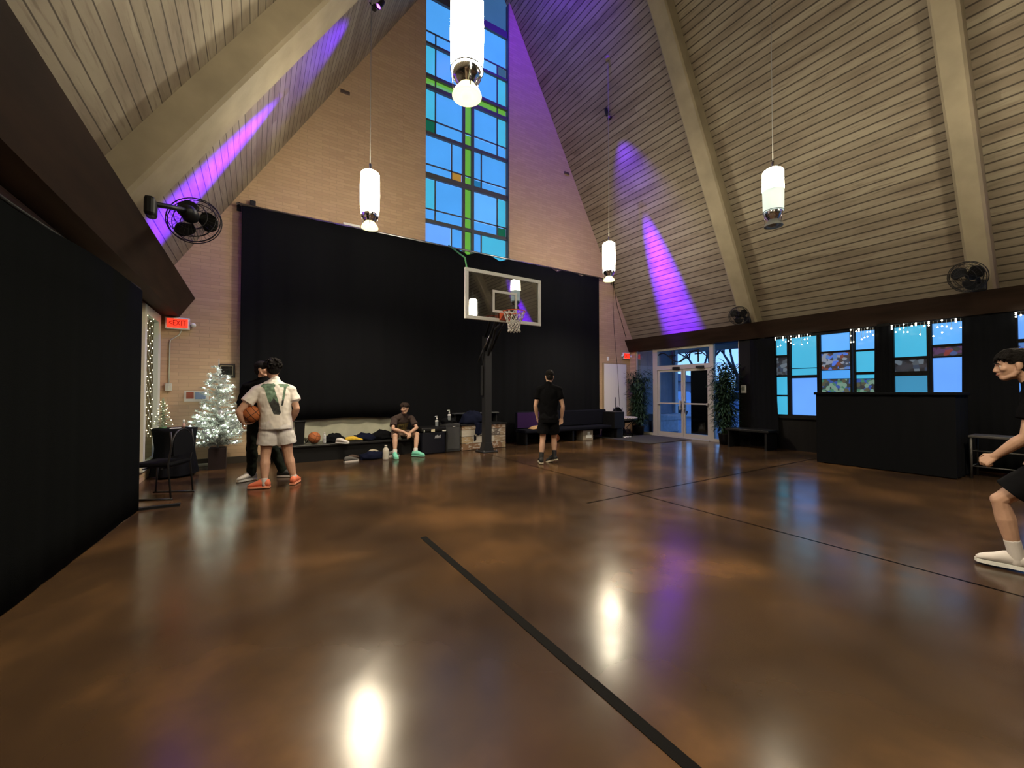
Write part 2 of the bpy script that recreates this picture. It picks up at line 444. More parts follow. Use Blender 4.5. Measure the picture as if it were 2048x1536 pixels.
# the two roof slopes
nL = V((1.61, 0, -1)).normalized(); nR = V((-1.85, 0, -1)).normalized()
def slab(pts, n, th, m):
    b = MB(); vs = [V(p) for p in pts] + [V(p) - n * th for p in pts]
    b.add(vs, [(0, 1, 2, 3), (7, 6, 5, 4), (0, 4, 5, 1), (1, 5, 6, 2), (2, 6, 7, 3), (3, 7, 4, 0)])
    return struct(b.build('ceiling', m))
ye = YB + .3
slab([(ceilL_x(2.9), YF, 2.9), (ceilL_x(2.9), ye, 2.9), (5.177, ye, 14.153), (5.177, YF, 14.153)], nL, .18, M['ceilL'])
slab([(ceilR_x(2.9), ye, 2.9), (ceilR_x(2.9), YF, 2.9), (5.177, YF, 14.153), (5.177, ye, 14.153)], nR, .18, M['ceilR'])

# rafters under the slopes
k = 0
def rafter(side, y0, y1, d, zlow=3.1):
    global k; k += 1
    b = MB()
    n = nL if side == 'L' else nR; X = ceilL_x if side == 'L' else ceilR_x
    lo = V((X(zlow), 0, zlow)); hi = V((5.177, 0, 14.153))
    P = [lo, hi, hi + n * d, lo + n * d]
    r = .035
    sec = [(y0, 0.0), (y0, d - r), (y0 + r, d), (y1 - r, d), (y1, d - r), (y1, 0.0)]
    vs = [lo + n * t + V((0, y, 0)) for y, t in sec] + [hi + n * t + V((0, y, 0)) for y, t in sec]
    m_ = len(sec)
    b.add(vs, [list(range(m_))[::-1], list(range(m_, 2 * m_))] + [(i, (i + 1) % m_, (i + 1) % m_ + m_, i + m_) for i in range(m_)])
    struct(b.build('trim_%d' % k, M['rafter']))
rafter('R', 5.40, 5.80, .30); rafter('R', 1.44, 1.76, .30); rafter('R', -2.5, -2.15, .30)
rafter('L', 5.55, 6.22, .33); rafter('L', 1.44, 1.84, .33); rafter('L', -2.5, -2.15, .30)

# long dark eaves beams
b = MB(); b.prism([(10.70, 3.17), (10.90, 2.78), (XR + .25, 2.78), (XR + .25, 3.15)], 'y', YF, YB); struct(b.build('trim_7', M['beam']))
b = MB(); b.prism([(-.97, 3.17), (-1.2, 2.80), (XL - .3, 2.80), (XL - .3, 3.17)], 'y', YF, YB); struct(b.build('trim_8', M['beam']))

# side walls
b = MB(); b.box((XL - .3, YF, 0), (XL, 8.3, 2.82)); b.box((XL - .3, 9.42, 0), (XL, YB, 2.82)); b.box((XL - .3, 8.3, 0), (XL, 9.42, .18)); b.box((XL - .3, 8.3, 2.74), (XL, 9.42, 2.82))
struct(b.build('wall_left', M['brick']))
b = MB()
b.box((XR, 9.46, 0), (XR + .25, YB, 2.80))                 # brick return
struct(b.build('wall_right', M['brick']))
b = MB()
b.box((XR, 5.10, 0), (XR + .25, 5.95, 2.80)); b.box((XR, 1.28, 0), (XR + .25, 1.80, 2.80))
b.box((XR, YF, 0), (XR + .25, -1.4, 2.80)); b.box((XR, 1.80, 0), (XR + .25, 5.10, .80)); b.box((XR, -1.4, 0), (XR + .25, 1.28, .80))
b.box((XR, 1.80, 2.76), (XR + .25, 5.95, 2.80)); b.box((XR, -1.4, 2.76), (XR + .25, 1.28, 2.80))
b.box((XR - .03, 5.28, 0), (XR, 5.42, 2.78)); b.box((XR - .1, 2.86, .80), (XR + .25, 3.06, 2.80))
struct(b.build('wall_right', M['panel']))
b = MB(); b.box((XL - .3, YF - .2, 0), (XR + .25, YF, 3.0)); b.prism([(XL - .3, 3.0), (XR + .25, 3.0), (5.177, 14.3)], 'y', YF - .2, YF)
struct(b.build('wall_front', M['frontwall']))
b = MB(); b.box((XL, YB - .015, 0), (.5, YB, .13)); b.box((9.6, YB - .015, 0), (XR, YB, .13)); struct(b.build('baseboard_back', M['baseboard']))

# carpet-like mat strip before the door stays part of floor: dark entry mat
b = MB(); b.rbox((9.0, 7.3, 0), (10.85, 9.6, .012), .004); tag(b.build('entry_mat', mat('entry_mat_grey', (0.032, 0.030, 0.030), .95)), 'large dark grey entry mat on floor in front of glass doors', 'mat')

# ---- window_1 : tall leaded window with a green glass cross
G = {'B': mat_glasspane('glass_blue', (0.070, 0.335, 0.830)), 'L': mat_glasspane('glass_light_blue', (0.105, 0.40, 0.93)),
     'P': mat_glasspane('glass_periwinkle', (0.13, 0.36, 1.0)), 'T': mat_glasspane('glass_teal', (0.055, 0.42, 0.66)),
     'G': mat_glasspane('glass_green', (0.115, 0.37, 0.045)), 'D': mat_glasspane('glass_dark_green', (0.005, 0.10, 0.055)),
     'O': mat_glasspane('glass_amber', (0.36, 0.19, 0.03)), 'N': mat_glasspane('glass_deep_blue', (0.015, 0.15, 0.34)),
     'S': mat_glasspane('glass_slate', (0.035, 0.10, 0.17)), 'U': mat_glasspane('glass_upper', (0.035, 0.11, 0.24))}
gk = list(G); gm = [G[q] for q in gk]
W1 = thing('window_1', 'tall gable window of blue leaded glass with a green glass cross', 'window', (4.8, YB + .1, wz0), kind='structure')
panes = MB(); bars = MB(); yp = YB + .14
PL = []
def pane(x0, x1, z0, z1, c):
    panes.box((x0, yp, z0), (x1, yp + .012, z1), gk.index(c))
    PL.append((x0, x1, z0, z1))
xa, xn, xw, xc = 3.60, 3.87, 4.31, 4.625           # left half columns
c0, c1 = 4.69, 4.89                                 # green upright
xe, xi, xm, xz = 4.96, 5.21, 5.715, 6.01            # right half columns
# left half
for z0, z1, l in [(wz0, 5.70, [(xa, xw, 'P'), (xw + .03, xc, 'B')]),
                  (5.78, 6.05, [(xa, xn, 'B'), (xn, xc, 'B')]), (6.08, 6.84, [(xa, xn, 'T'), (xn, xc, 'B')]),
                  (6.98, 7.20, [(xa, xw, 'B'), (xw + .03, xc, 'O')]), (7.22, 7.95, [(xa, xw, 'B'), (xw + .03, xc, 'B')]),
                  (8.03, 8.36, [(xa, xn, 'D'), (xn, xc, 'B')]), (8.38, 9.14, [(xa, xn, 'T'), (xn, xc, 'B')]),
                  (9.24, 9.44, [(xa, xn, 'G'), (xn, xc, 'G')]),
                  (9.52, 10.28, [(xa, xn, 'T'), (xn, xc, 'B')]), (10.34, 10.64, [(xa, xn, 'B'), (xn, xc, 'B')]),
                  (10.67, 11.52, [(xa, xw, 'B'), (xw + .03, xc, 'B')])]:
    for x0, x1, c in l: pane(x0 + .012, x1 - .012, z0, z1, c)
for z0, z1, l in [(wz0, 5.70, [(xe, xi, 'B'), (xi, xz, 'T')]),
                  (5.78, 6.04, [(xe, xm, 'B'), (xm, xz, 'D')]), (6.08, 6.84, [(xe, xm, 'L'), (xm, xz, 'T')]),
                  (6.98, 7.18, [(xe, xi, 'N'), (xi, xz, 'B')]), (7.21, 7.95, [(xe, xi, 'B'), (xi, xz, 'B')]),
                  (8.03, 8.34, [(xe, xm, 'B'), (xm, xz, 'B')]), (8.37, 9.14, [(xe, xm, 'B'), (xm, xz, 'T')]),
                  (9.24, 9.44, [(xe, xm, 'G'), (xm, xz, 'G')]),
                  (9.52, 10.28, [(xe, xm, 'B'), (xm, xz, 'T')]), (10.34, 10.64, [(xe, xm, 'L'), (xm, xz, 'S')]),
                  (10.67, 11.52, [(xe, xi, 'B'), (xi, xz, 'B')])]:
    for x0, x1, c in l: pane(x0 + .012, x1 - .012, z0, z1, c)
for z0, z1 in [(wz0, 5.72), (5.75, 6.05), (6.07, 6.86), (6.96, 7.19), (7.21, 7.97), (8.0, 8.33), (8.36, 9.16), (9.24, 9.44), (9.50, 10.64), (10.66, 11.52)]:
    pane(c0, c1, z0, z1, 'B' if z0 > 9.45 else 'G')
# clipped top light following the roof
def clip_pane(x0, x1, z0, c):
    f = lambda x: min(3.71 + 1.61 * (x + 1.31), 3.21 + 1.85 * (11.09 - x)) - .05
    xs = [x0, x1] if not (x0 < 5.177 < x1) else [x0, 5.177, x1]
    panes.prism([(x0, z0), (x1, z0)] + [(x, f(x) + .06) for x in xs[::-1]], 'y', yp, yp + .012, gk.index(c))
clip_pane(3.72, c0 - .05, 11.70, 'U'); clip_pane(c0 + .02, wx1 - .02, 11.70, 'U')
panes.build('glass_panes', gm, W1)
# lead / steel bars
def hb(x0, x1, z, h, d=.06): bars.box((x0, yp - d, z - h / 2), (x1, yp - .002, z + h / 2))
def vb(x, z0, z1, wd, d=.06): bars.box((x - wd / 2, yp - d, z0), (x + wd / 2, yp - .002, z1))
for x in (4.655, 4.925): vb(x, wz0, 11.6, .07, .08)
for z, h in [(5.74, .085), (6.91, .13), (7.99, .085), (9.19, .10), (9.48, .085), (10.31, .06), (11.62, .20)]: hb(wx0, wx1, z, h, .075)
for z in (6.065, 7.21, 8.37, 10.655): hb(wx0, wx1, z, .028, .03)
for x0, x1, zs in [(xn, xn, [(5.74, 6.86), (8.0, 10.66)]), (xw + .015, xw + .015, [(wz0, 5.72), (6.96, 7.97), (10.66, 11.5)]),
                   (xi, xi, [(wz0, 5.72), (6.96, 7.97), (10.66, 11.5)]), (xm, xm, [(5.74, 6.86), (8.0, 10.66)])]:
    for a, c_ in zs: vb(x0, a, c_, .032, .03)
bars.box((wx1 - .03, YB + .02, wz0), (wx1, yp, 12.5)); bars.box((wx0, YB + .10, wz0), (wx0 + .02, yp, 11.5))
bars.build('frame', mat('bronze_glazing_bar', (0.075, 0.08, 0.085), .5), W1)

# ---- leaded side windows in the right wall
art = [mat_art('art_glass_blue', [(.02, .03, .05), (.04, .10, .42), (.10, .03, .02), (.05, .12, .30), (.03, .02, .015), (.14, .16, .2)], .8, 14),
       mat_art('art_glass_green', [(.02, .03, .03), (.03, .11, .07), (.05, .05, .03), (.10, .17, .13), (.02, .02, .02), (.02, .05, .2)], .8, 15),
       mat_art('art_glass_red', [(.02, .015, .02), (.12, .02, .02), (.03, .05, .14), (.10, .05, .02), (.02, .02, .02), (.05, .02, .06)], .8, 13),
       mat_art('art_glass_grey', [(.015, .018, .022), (.04, .05, .06), (.02, .02, .025), (.07, .09, .11), (.01, .01, .012), (.02, .03, .05)], .8, 13)]
sm = [G['T'], G['L'], G['P'], G['B'], mat_glasspane('glass_grey_teal', (.045, .24, .42))] + art
wi = 1
def side_window(y0, y1, cols, z0=.80, z1=2.76):
    global wi; wi += 1
    r = thing('window_%d' % wi, ['leaded side window nearest the glass doors, above low dark bench', 'leaded side window behind the black draped cabinet', 'leaded side window at the far right edge behind the walking person'][wi - 2], 'window', (XR + .1, (y0 + y1) / 2, z0), kind='structure')
    p = MB(); f = MB(); xp = XR + .07
    f.box((XR - .01, y0, z0), (XR + .12, y1, z0 + .05)); f.box((XR - .01, y0, z1 - .05), (XR + .12, y1, z1))
    f.box((XR - .05, y0, z0 - .04), (XR + .12, y1, z0 + .01))
    for ya, yb, rows in cols:
        f.box((XR, ya - .03, z0), (XR + .10, ya + .0, z1)); f.box((XR, yb, z0), (XR + .10, yb + .03, z1))
        last = None
        for a, c_, m_ in rows:
            p.box((xp, ya, a), (xp + .012, yb, c_), m_)
            if last is not None: f.box((XR + .01, ya, min(last, a)), (XR + .10, yb, max(last, a)))
            last = c_
    p.build('glass_panes', sm, r)
    f.build('frame', M['panel'], r)
side_window(3.06, 5.10, [(4.79, 5.05, [(.85, 1.29, 0), (1.33, 1.77, 0), (1.82, 2.25, 8), (2.31, 2.72, 0)]),
                         (4.17, 4.71, [(.86, 1.73, 2), (1.80, 1.955, 0), (1.97, 2.72, 0)]),
                         (3.55, 4.10, [(.86, 1.39, 3), (1.40, 1.69, 6), (1.70, 1.885, 3), (1.90, 2.28, 5), (2.32, 2.72, 1)]),
                         (3.07, 3.46, [(.86, 1.39, 3), (1.40, 1.68, 6), (1.69, 1.77, 0), (1.83, 2.27, 0), (2.31, 2.72, 1)])])
side_window(1.80, 2.86, [(2.35, 2.83, [(.86, 1.72, 4), (1.81, 2.04, 8), (2.10, 2.72, 0)]),
                         (1.84, 2.28, [(.86, 2.05, 2), (2.08, 2.25, 7), (2.30, 2.72, 1)])])
side_window(-1.4, 1.28, [(.78, 1.24, [(.86, 1.7, 2), (1.78, 2.24, 5), (2.30, 2.72, 2)]), (.05, .70, [(.86, 2.05, 0), (2.08, 2.30, 7), (2.34, 2.72, 1)]), (-.7, -.03, [(.86, 1.7, 2), (1.78, 2.24, 5), (2.30, 2.72, 2)])])
# left window near the corner, white frame
r = thing('window_5', 'white framed window by the back left corner, edged with string lights', 'window', (XL - .1, 8.85, .2), kind='structure')
f = MB(); f.box((XL - .02, 9.27, .18), (XL + .045, 9.47, 2.76)); f.box((XL - .02, 8.24, .18), (XL + .045, 8.38, 2.76)); f.box((XL - .02, 8.38, 2.62), (XL + .045, 9.27, 2.76)); f.box((XL - .02, 8.38, .18), (XL + .045, 9.27, .3))
f.build('frame', M['cream'], r)
p = MB(); p.box((XL - .16, 8.3, .18), (XL - .15, 9.42, 2.74)); p.build('glass_pane', mat_glasspane('glass_greenish_frost', (.12, .16, .12), .5), r)

# ---- glass entrance
D = thing('door_1', 'double glass entrance doors in an aluminium frame with transom', 'door', (XR + .06, 7.7, 0), kind='structure')
f = MB(); xa_, xb_ = XR + .01, XR + .11
for ya, yb in [(8.58, 8.75), (6.68, 6.80)]: f.box((xa_, ya, 0), (xb_, yb, 2.78))
f.box((xa_, 6.80, 2.70), (xb_, 8.58, 2.78)); f.box((xa_, 6.80, 2.10), (xb_, 8.58, 2.23)); f.box((XR - .02, 6.80, 0), (xb_, 8.58, .02))
f.box((xa_ + .03, 9.41, 0), (xb_ - .02, 9.46, 2.78)); f.box((xa_ + .03, 5.95, 0), (xb_ - .02, 5.99, 2.78)); f.box((xa_, 5.99, 0), (xb_, 6.68, .08)); f.box((xa_, 8.75, 0), (xb_, 9.41, .08))
f.build('frame', M['alu'], D)
for (ya, yb, hy) in [(7.665, 8.57, 7.72), (6.81, 7.655, 7.60)]:
    d = MB(); x0, x1 = XR + .03, XR + .08
    d.box((x0, ya, .03), (x1, ya + .065, 2.10)); d.box((x0, yb - .065, .03), (x1, yb, 2.10)); d.box((x0, ya + .065, .03), (x1, yb - .065, .15)); d.box((x0, ya + .065, 2.03), (x1, yb - .065, 2.10))
    lf = d.build('door_leaf', M['alu'], D)
    g = MB(); g.box((XR + .05, ya + .06, .15), (XR + .056, yb - .06, 2.03)); g.build('glass_panel', M['clear'], lf)
    h = MB(); h.box((XR - .03, ya + .07, 1.03), (XR - .005, yb - .07, 1.07)); h.box((XR - .032, ya + .03, 1.02), (x0, ya + .07, 1.08)); h.box((XR - .032, yb - .07, 1.02), (x0, yb - .03, 1.08)); h.build('push_bar', M['alu'], lf)
    h = MB(); h.rbox((XR - .06, hy - .02, .85), (XR - .02, hy + .02, 1.15), .012); h.box((XR - .03, hy - .015, .88), (XR + .03, hy + .015, .92)); h.box((XR - .03, hy - .015, 1.08), (XR + .03, hy + .015, 1.12)); h.build('pull_handle', M['alu'], lf)
h = MB(); h.rbox((XR - .05, 7.75, 2.10), (XR + .01, 7.98, 2.17), .01); h.rbox((XR - .05, 6.95, 2.10), (XR + .01, 7.2, 2.17), .01); h.build('door_closer', M['black_metal'], D)
g = MB(); g.box((XR + .055, 6.8, 2.23), (XR + .061, 8.58, 2.70)); g.build('transom_glass', M['clear'], D)
g = MB(); g.box((XR + .055, 5.99, .08), (XR + .061, 6.68, 2.78)); g.box((XR + .055, 8.75, .08), (XR + .061, 9.41, 2.78)); g.build('sidelight_glass', M['clear'], D)
# wrought scroll with crosses in the transom
tb = MB(); pts = []
for i in range(61):
    t = i / 60; pts.append((XR + .03, 8.55 - 1.7 * t, 2.475 + .155 * sin(2 * pi * (1.45 * t + .12))))
tb.tube(pts, .018, 6)
pts = [(XR + .02, 8.05 - .75 * i / 24, 2.475 - .15 * sin(pi * 1.55 * i / 24 + .1)) for i in range(25)]
tb.tube(pts, .014, 6)
for cy in (8.02, 7.15):
    tb.box((XR + .015, cy - .018, 2.28), (XR + .04, cy + .018, 2.66)); tb.box((XR + .015, cy - .11, 2.51), (XR + .04, cy + .11, 2.545))
tb.build('transom_scroll', M['black_metal'], D)
d = MB(); d.box((XR + .085, 6.82, .16), (XR + .10, 7.44, 2.06)); tag(d.build('door_banner', M['black_cloth']), 'tall plain black banner hanging over the right door leaf', 'banner')

# ------------------------------------------------------------------ outside the doors
b = MB(); b.box((XR + .12, -20, -.12), (70, 60, -.02)); tag(struct(b.build('ground', mat('dusk_paving', (.14, .15, .17), .45, var=.25, scale=1.3))))
b = MB(); b.box((XR + .25, 3.0, 3.22), (15.6, 13.0, 3.4)); b.box((15.3, 3.0, 3.06), (15.6, 13.0, 3.22)); struct(b.build('ceiling', mat('porch_soffit', (.16, .17, .19), .8)))
b = MB(); b.box((XR + .25, 9.5, 0), (13.0, 9.72, 3.22)); struct(b.build('wall_porch', mat('porch_wall', (.30, .32, .40), .85, var=.1, scale=3)))
b = MB(); b.box((13.02, 9.40, 0), (13.17, 9.56, 3.22)); struct(b.build('trim_9', mat('porch_post_white', (.75, .8, .85), .5)))
b = MB(); b.rbox((11.6, 9.08, .40), (12.9, 9.46, .64), .03); b.box((11.7, 9.15, 0), (12.8, 9.4, .40)); tag(b.build('planter_wall', mat('pale_concrete', (.55, .6, .68), .8, var=.15, scale=9, bump=.5, bscale=30)), 'low pale planter ledge outside beyond left door', 'planter')
hs = thing('house', 'blue-grey house across the street seen through glass doors', 'house', (44, 36, 0))
h1 = MB(); h1.box((40, 28, 0), (48, 44, 2.5)); h1.build('house_wall', mat('house_brick', (.24, .24, .28), .9), hs)
h1 = MB(); h1.prism([(27.4, 2.5), (44.6, 2.5), (36, 4.2)], 'x', 39.6, 48.4); h1.build('house_roof', mat('house_roofing', (.06, .07, .09), .9), hs)
for yy in (29.5, 32.5, 38.5, 41.5):
    h1 = MB(); h1.box((39.93, yy, .8), (40.0, yy + 1.3, 2.0)); h1.build('house_window', mat('house_glass', (.3, .4, .55), .15), hs)
def car(x, y, label, body):
    r = thing('car', label, 'car', (x, y, 0))
    prof = [(-2.2, .35), (-2.25, .75), (-1.35, .92), (-.75, 1.42), (.75, 1.45), (1.5, .98), (2.2, .9), (2.25, .4)]
    m_ = MB(); m_.prism(prof, 'x', -.85, .85)
    m_.v = [q + V((x, y, 0)) for q in m_.v]; m_.build('car_body', body, r)
    g_ = MB(); g_.prism([(-1.2, .96), (-.7, 1.36), (-.05, 1.38), (-.05, .98)], 'x', -.87, .87); g_.prism([(.05, .98), (.05, 1.38), (.7, 1.38), (1.3, 1.0)], 'x', -.87, .87)
    g_.v = [q + V((x, y, 0)) for q in g_.v]; g_.build('car_window', M['black'], r)
    for wx in (-.8, .8):
        for wy in (-1.4, 1.4):
            c_ = MB(); c_.cyl((x + wx - .1, y + wy, .32), (x + wx + .1, y + wy, .32), .32, n=20); c_.build('wheel', M['black'], r)
car(21.0, 15.6, 'pale parked car seen through left door leaf', mat('car_silver', (.45, .5, .58), .3))
car(25.0, 13.6, 'pale blue parked car seen low through right side glass', mat('car_blue', (.35, .42, .55), .3))
bark = mat('bare_bark', (.03, .028, .03), .9)
def bare_tree(x, y, h, label, seed):
    rnd = random.Random(seed); m_ = MB()
    def br(p, d, l, r_, lev):
        q = p + d * l; m_.tube([p, p + d * l * .5 + V((rnd.uniform(-.05, .05), rnd.uniform(-.05, .05), 0)) * l, q], [r_, r_ * .85, r_ * .65], 5 if lev < 2 else 3)
        if lev >= 5: return
        for _ in range(3 if lev < 3 else 2):
            nd = (d + V((rnd.uniform(-.7, .7), rnd.uniform(-.7, .7), rnd.uniform(-.1, .5)))).normalized()
            br(q, nd, l * rnd.uniform(.62, .82), r_ * .6, lev + 1)
    br(V((x, y, 0)), V((0, 0, 1)), h * .28, h * .022, 0)
    tag(m_.build('bare_tree', bark), label, 'tree', 'bare trees across the street')
bare_tree(24, 14.6, 9.0, 'bare winter tree outside, left one above the side glass', 3)
bare_tree(30, 16.4, 9, 'bare winter tree outside, right one by the dark wall', 5)
bare_tree(30, 21.6, 9, 'bare winter tree outside seen through transom scroll', 9)
bare_tree(36, 23.2, 10, 'bare winter tree outside behind middle of door transom', 12)
# ------------------------------------------------------------------ FLOOR TAPE, CURTAIN, PARTITION
b = MB(); b.box((1.36, .3, 0.0005), (1.42, 3.80, 0.003)); tag(b.build('floor_tape', M['tape']), 'long strip of black tape running across the brown floor', 'tape')

def cloth_wave(fn_line, z_top, z_bot, nu, nv, amp, freq, ph=0.0, hemwave=0.0):
    """hanging cloth: fn_line(u)->(point, normal); returns grid function"""
    def f(u, v):
        p, n = fn_line(u)
        a = amp * (0.35 + 0.65 * v)
        d = a * (sin(freq * u * 2 * pi + ph + .6 * sin(u * 17)) + .45 * sin(freq * 2.37 * u * 2 * pi + 1.3 + v * .5) + .2 * sin(freq * .31 * u * 2 * pi))
        zt = z_top(u) if callable(z_top) else z_top
        zb = (z_bot(u) if callable(z_bot) else z_bot) + hemwave * sin(u * 37)
        return V((p[0] + n[0] * d, p[1] + n[1] * d, zt + (zb - zt) * v))
    return f
cx0, cx1 = -.25, 9.30
def ctop(u):
    x = cx0 + (cx1 - cx0) * u
    s = abs(((x * 2.2) % 1.0) - .5) * 2
    dip = .014 * (1 - s) + (.10 * max(0, 1 - abs(x - 4.62) / .25)) + (.09 * max(0, 1 - abs(x - 5.6) / .28)) + .07 * max(0, 1 - abs(x - 7.6) / .2) + .06 * max(0, 1 - abs(x - 8.55) / .15)
    return 5.065 - dip
b = MB(); b.grid(cloth_wave(lambda u: ((cx0 + (cx1 - cx0) * u + .0, 9.50), (0, 1)), ctop, lambda u: .83 if u < .333 else .05, 420, 12, .014, 17, hemwave=.010), 420, 12)
cur = b.build('stage_curtain', M['black_cloth'], weld=False)
cur.modifiers.new('thick', 'SOLIDIFY').thickness = .006
tag(cur, 'wide black curtain hanging on back brick wall behind the basketball hoop', 'curtain')
R_ = thing('curtain_rod', 'long grey pipe rod carrying the black curtain across brick wall', 'curtain rod', (4.8, 9.54, 5.08))
b = MB(); b.cyl((-.34, 9.54, 5.085), (10.08, 9.54, 5.085), .024, n=10); b.build('pipe', M['steel'], R_)
for x in (-.3, 3.4, 4.85, 6.3, 10.06):
    b = MB(); b.box((x - .02, 9.52, 5.06), (x + .02, 9.70, 5.11)); b.box((x - .04, 9.69, 5.0), (x + .04, 9.70, 5.17)); b.build('wall_bracket', M['steel'] if x > 0 else M['black_metal'], R_)
for i in range(20):
    x = -.1 + i * .485
    b = MB(); b.tube([(x + .03 * cos(a), 9.54, 5.075 + .034 * sin(a)) for a in [2 * pi * q / 10 for q in range(10)]], .005, 5, closed=True); b.build('curtain_ring', M['white'], R_)
b = MB(); b.rbox((1.62, 9.56, 5.09), (1.98, 9.68, 5.17), .01); tag(b.build('junction_box', M['white']), 'small white box sitting on curtain rod below left back pendant lamp', 'box')
b = MB(); b.rbox((-.12, 9.60, 5.10), (-.02, 9.68, 5.24), .01); tag(b.build('rod_clamp', M['black_metal']), 'black clamp above the left end of curtain rod', 'clamp')
def cord(name, pts, r, m, label): b = MB(); b.tube(pts, r, 6); return tag(b.build(name, m), label, 'cord')
cord('hanging_cord', [(10.06, 9.6, 5.09), (10.1, 9.66, 4.4), (10.17, 9.67, 3.4), (10.28, 9.62, 2.0), (10.32, 9.6, 1.0), (10.34, 9.6, .9)], .007, M['black'], 'dark cord hanging straight down in front of whiteboard')
cord('hanging_cord', [(10.06, 9.6, 5.09), (10.3, 9.66, 4.3), (10.75, 9.68, 3.25)], .009, M['black'], 'dark cord slanting from rod end to the eaves beam')
cord('hanging_cord', [(10.06, 9.55, 5.06), (9.7, 9.55, 5.0), (9.3, 9.52, 4.98)], .007, M['black'], 'short dark cord tying the curtain corner to the rod end')

# left black partition: three fabric panels in a row
def part_line(u):
    P = [(-1.14, 6.42), (-1.24, 4.9), (-1.31, 3.9), (-1.36, 2.2), (-1.38, .2)]
    t = u * (len(P) - 1); i = min(int(t), len(P) - 2); q = t - i
    return ((P[i][0] * (1 - q) + P[i + 1][0] * q, P[i][1] * (1 - q) + P[i + 1][1] * q), (1, 0.06))
PT = thing('partition_screen', 'tall black fabric partition screen filling the left side', 'partition', (-1.25, 3.3, 0))
b = MB(); b.grid(cloth_wave(part_line, lambda u: 2.60 + .03 * sin(u * 9), .015, 160, 8, .003, 7), 160, 8); q = b.build('fabric_panel', M['partition'], PT, weld=False)
q.modifiers.new('thick', 'SOLIDIFY').thickness = .03
b = MB(); b.tube([(-1.16, 6.40, 2.62), (-1.26, 4.9, 2.6), (-1.33, 3.9, 2.6), (-1.38, 2.2, 2.6), (-1.40, .2, 2.6)], .014, 6); b.build('top_rail', M['black_metal'], PT)
for px_, py_ in ((-1.15, 6.45), (-1.25, 4.9), (-1.33, 3.9)):
    b = MB(); b.cyl((px_ - .03, py_, 0.02), (px_ - .03, py_, 2.6), .018, n=8); b.build('post', M['black_metal'], PT)
b = MB(); b.box((-1.3, 6.42, 0), (-.76, 6.49, .03)); b.build('foot', M['black_metal'], PT)

# ------------------------------------------------------------------ PENDANT LAMPS
def pendant(x, y, label, lit_low):
    zb = 4.18
    roofz = min(3.71 + 1.61 * (x + 1.31), 3.21 + 1.85 * (11.09 - x))
    r = thing('pendant_lamp', label, 'lamp', (x, y, zb), 'glass cylinder pendant lamps')
    b = MB(); b.cyl((x, y, zb + 1.04), (x, y, roofz + .02), .006, n=6); b.build('cord', mat('grey_cable', (.25, .24, .22), .5), r)
    b = MB(); b.cyl((x, y, zb + .98), (x, y, zb + 1.12), .02, n=10); b.build('stem', M['chrome'], r)
    if lit_low:
        b = MB(); b.lathe([(.02, 1.0), (.10, .985), (.145, .955), (.155, .93), (.160, .6), (.152, .27), (.150, .265), (.02, .265)], (x, y, zb), 32); b.build('glass_shade', M['shade'], r)
    else:
        b = MB(); b.lathe([(.02, 1.0), (.10, .985), (.145, .955), (.155, .93), (.159, .62), (.02, .62)], (x, y, zb), 32); b.build('glass_shade', M['shade'], r)
        b = MB(); b.lathe([(.02, .615), (.159, .615), (.152, .27), (.150, .265), (.02, .265)], (x, y, zb), 32); b.build('lower_shade', M['shade_dim'], r)
    b = MB(); b.tube([(x + .155 * cos(a), y + .155 * sin(a), zb + .265) for a in [2 * pi * q / 24 for q in range(24)]], .005, 6, closed=True); b.build('metal_band', M['black_metal'], r)
    b = MB(); b.lathe([(.135, .255), (.135, .20), (.12, .19), (.10, .15), (.08, .12)], (x, y, zb), 28); b.build('chrome_collar', M['chrome'], r)
    b = MB(); b.lathe([(.075, .13), (.09, .10), (.125, .06), (.140, .02), (.138, .012), (.10, .03), (.05, .035), (.045, .0), (.0, .0)], (x, y, zb), 28); b.build('glass_dish', M['dish'] if lit_low else M['dish_off'], r)
    for a in (.3, .3 + 2 * pi / 3, .3 + 4 * pi / 3):
        b = MB(); b.cyl((x + .15 * cos(a), y + .15 * sin(a), zb + .26), (x + .128 * cos(a), y + .128 * sin(a), zb + .04), .006, n=6); b.build('strut', M['chrome'], r)
    if lit_low: spot('pendant_downlight', (x, y, zb - .06), (x, y, 0), 290, (1.0, .86, .62), 150, .7, .15)
    b = MB(); b.cyl((x, y, roofz - .02), (x, y, roofz + .06), .06, n=16); b.build('ceiling_canopy', M['rafter'], r)
pendant(1.67, 3.44, 'nearest and largest glowing pendant lamp, in front of the leaded gable window', True)
pendant(1.63, 7.12, 'glowing pendant lamp above the curtain, left of gable window', True)
pendant(7.50, 7.30, 'smallest glowing pendant lamp, at the right end of the curtain', True)
pendant(7.37, 3.40, 'pendant lamp with dimmer lower half against the right ceiling slope', False)

for (px_, py_, lab) in ((1.65, -.25, 'unseen glowing pendant lamp added behind the camera on the left'), (7.45, .10, 'fully lit pendant lamp mirrored at left in the backboard glass')):  # left one is unseen, added to keep the left ceiling lit
    pendant(px_, py_, lab, True)

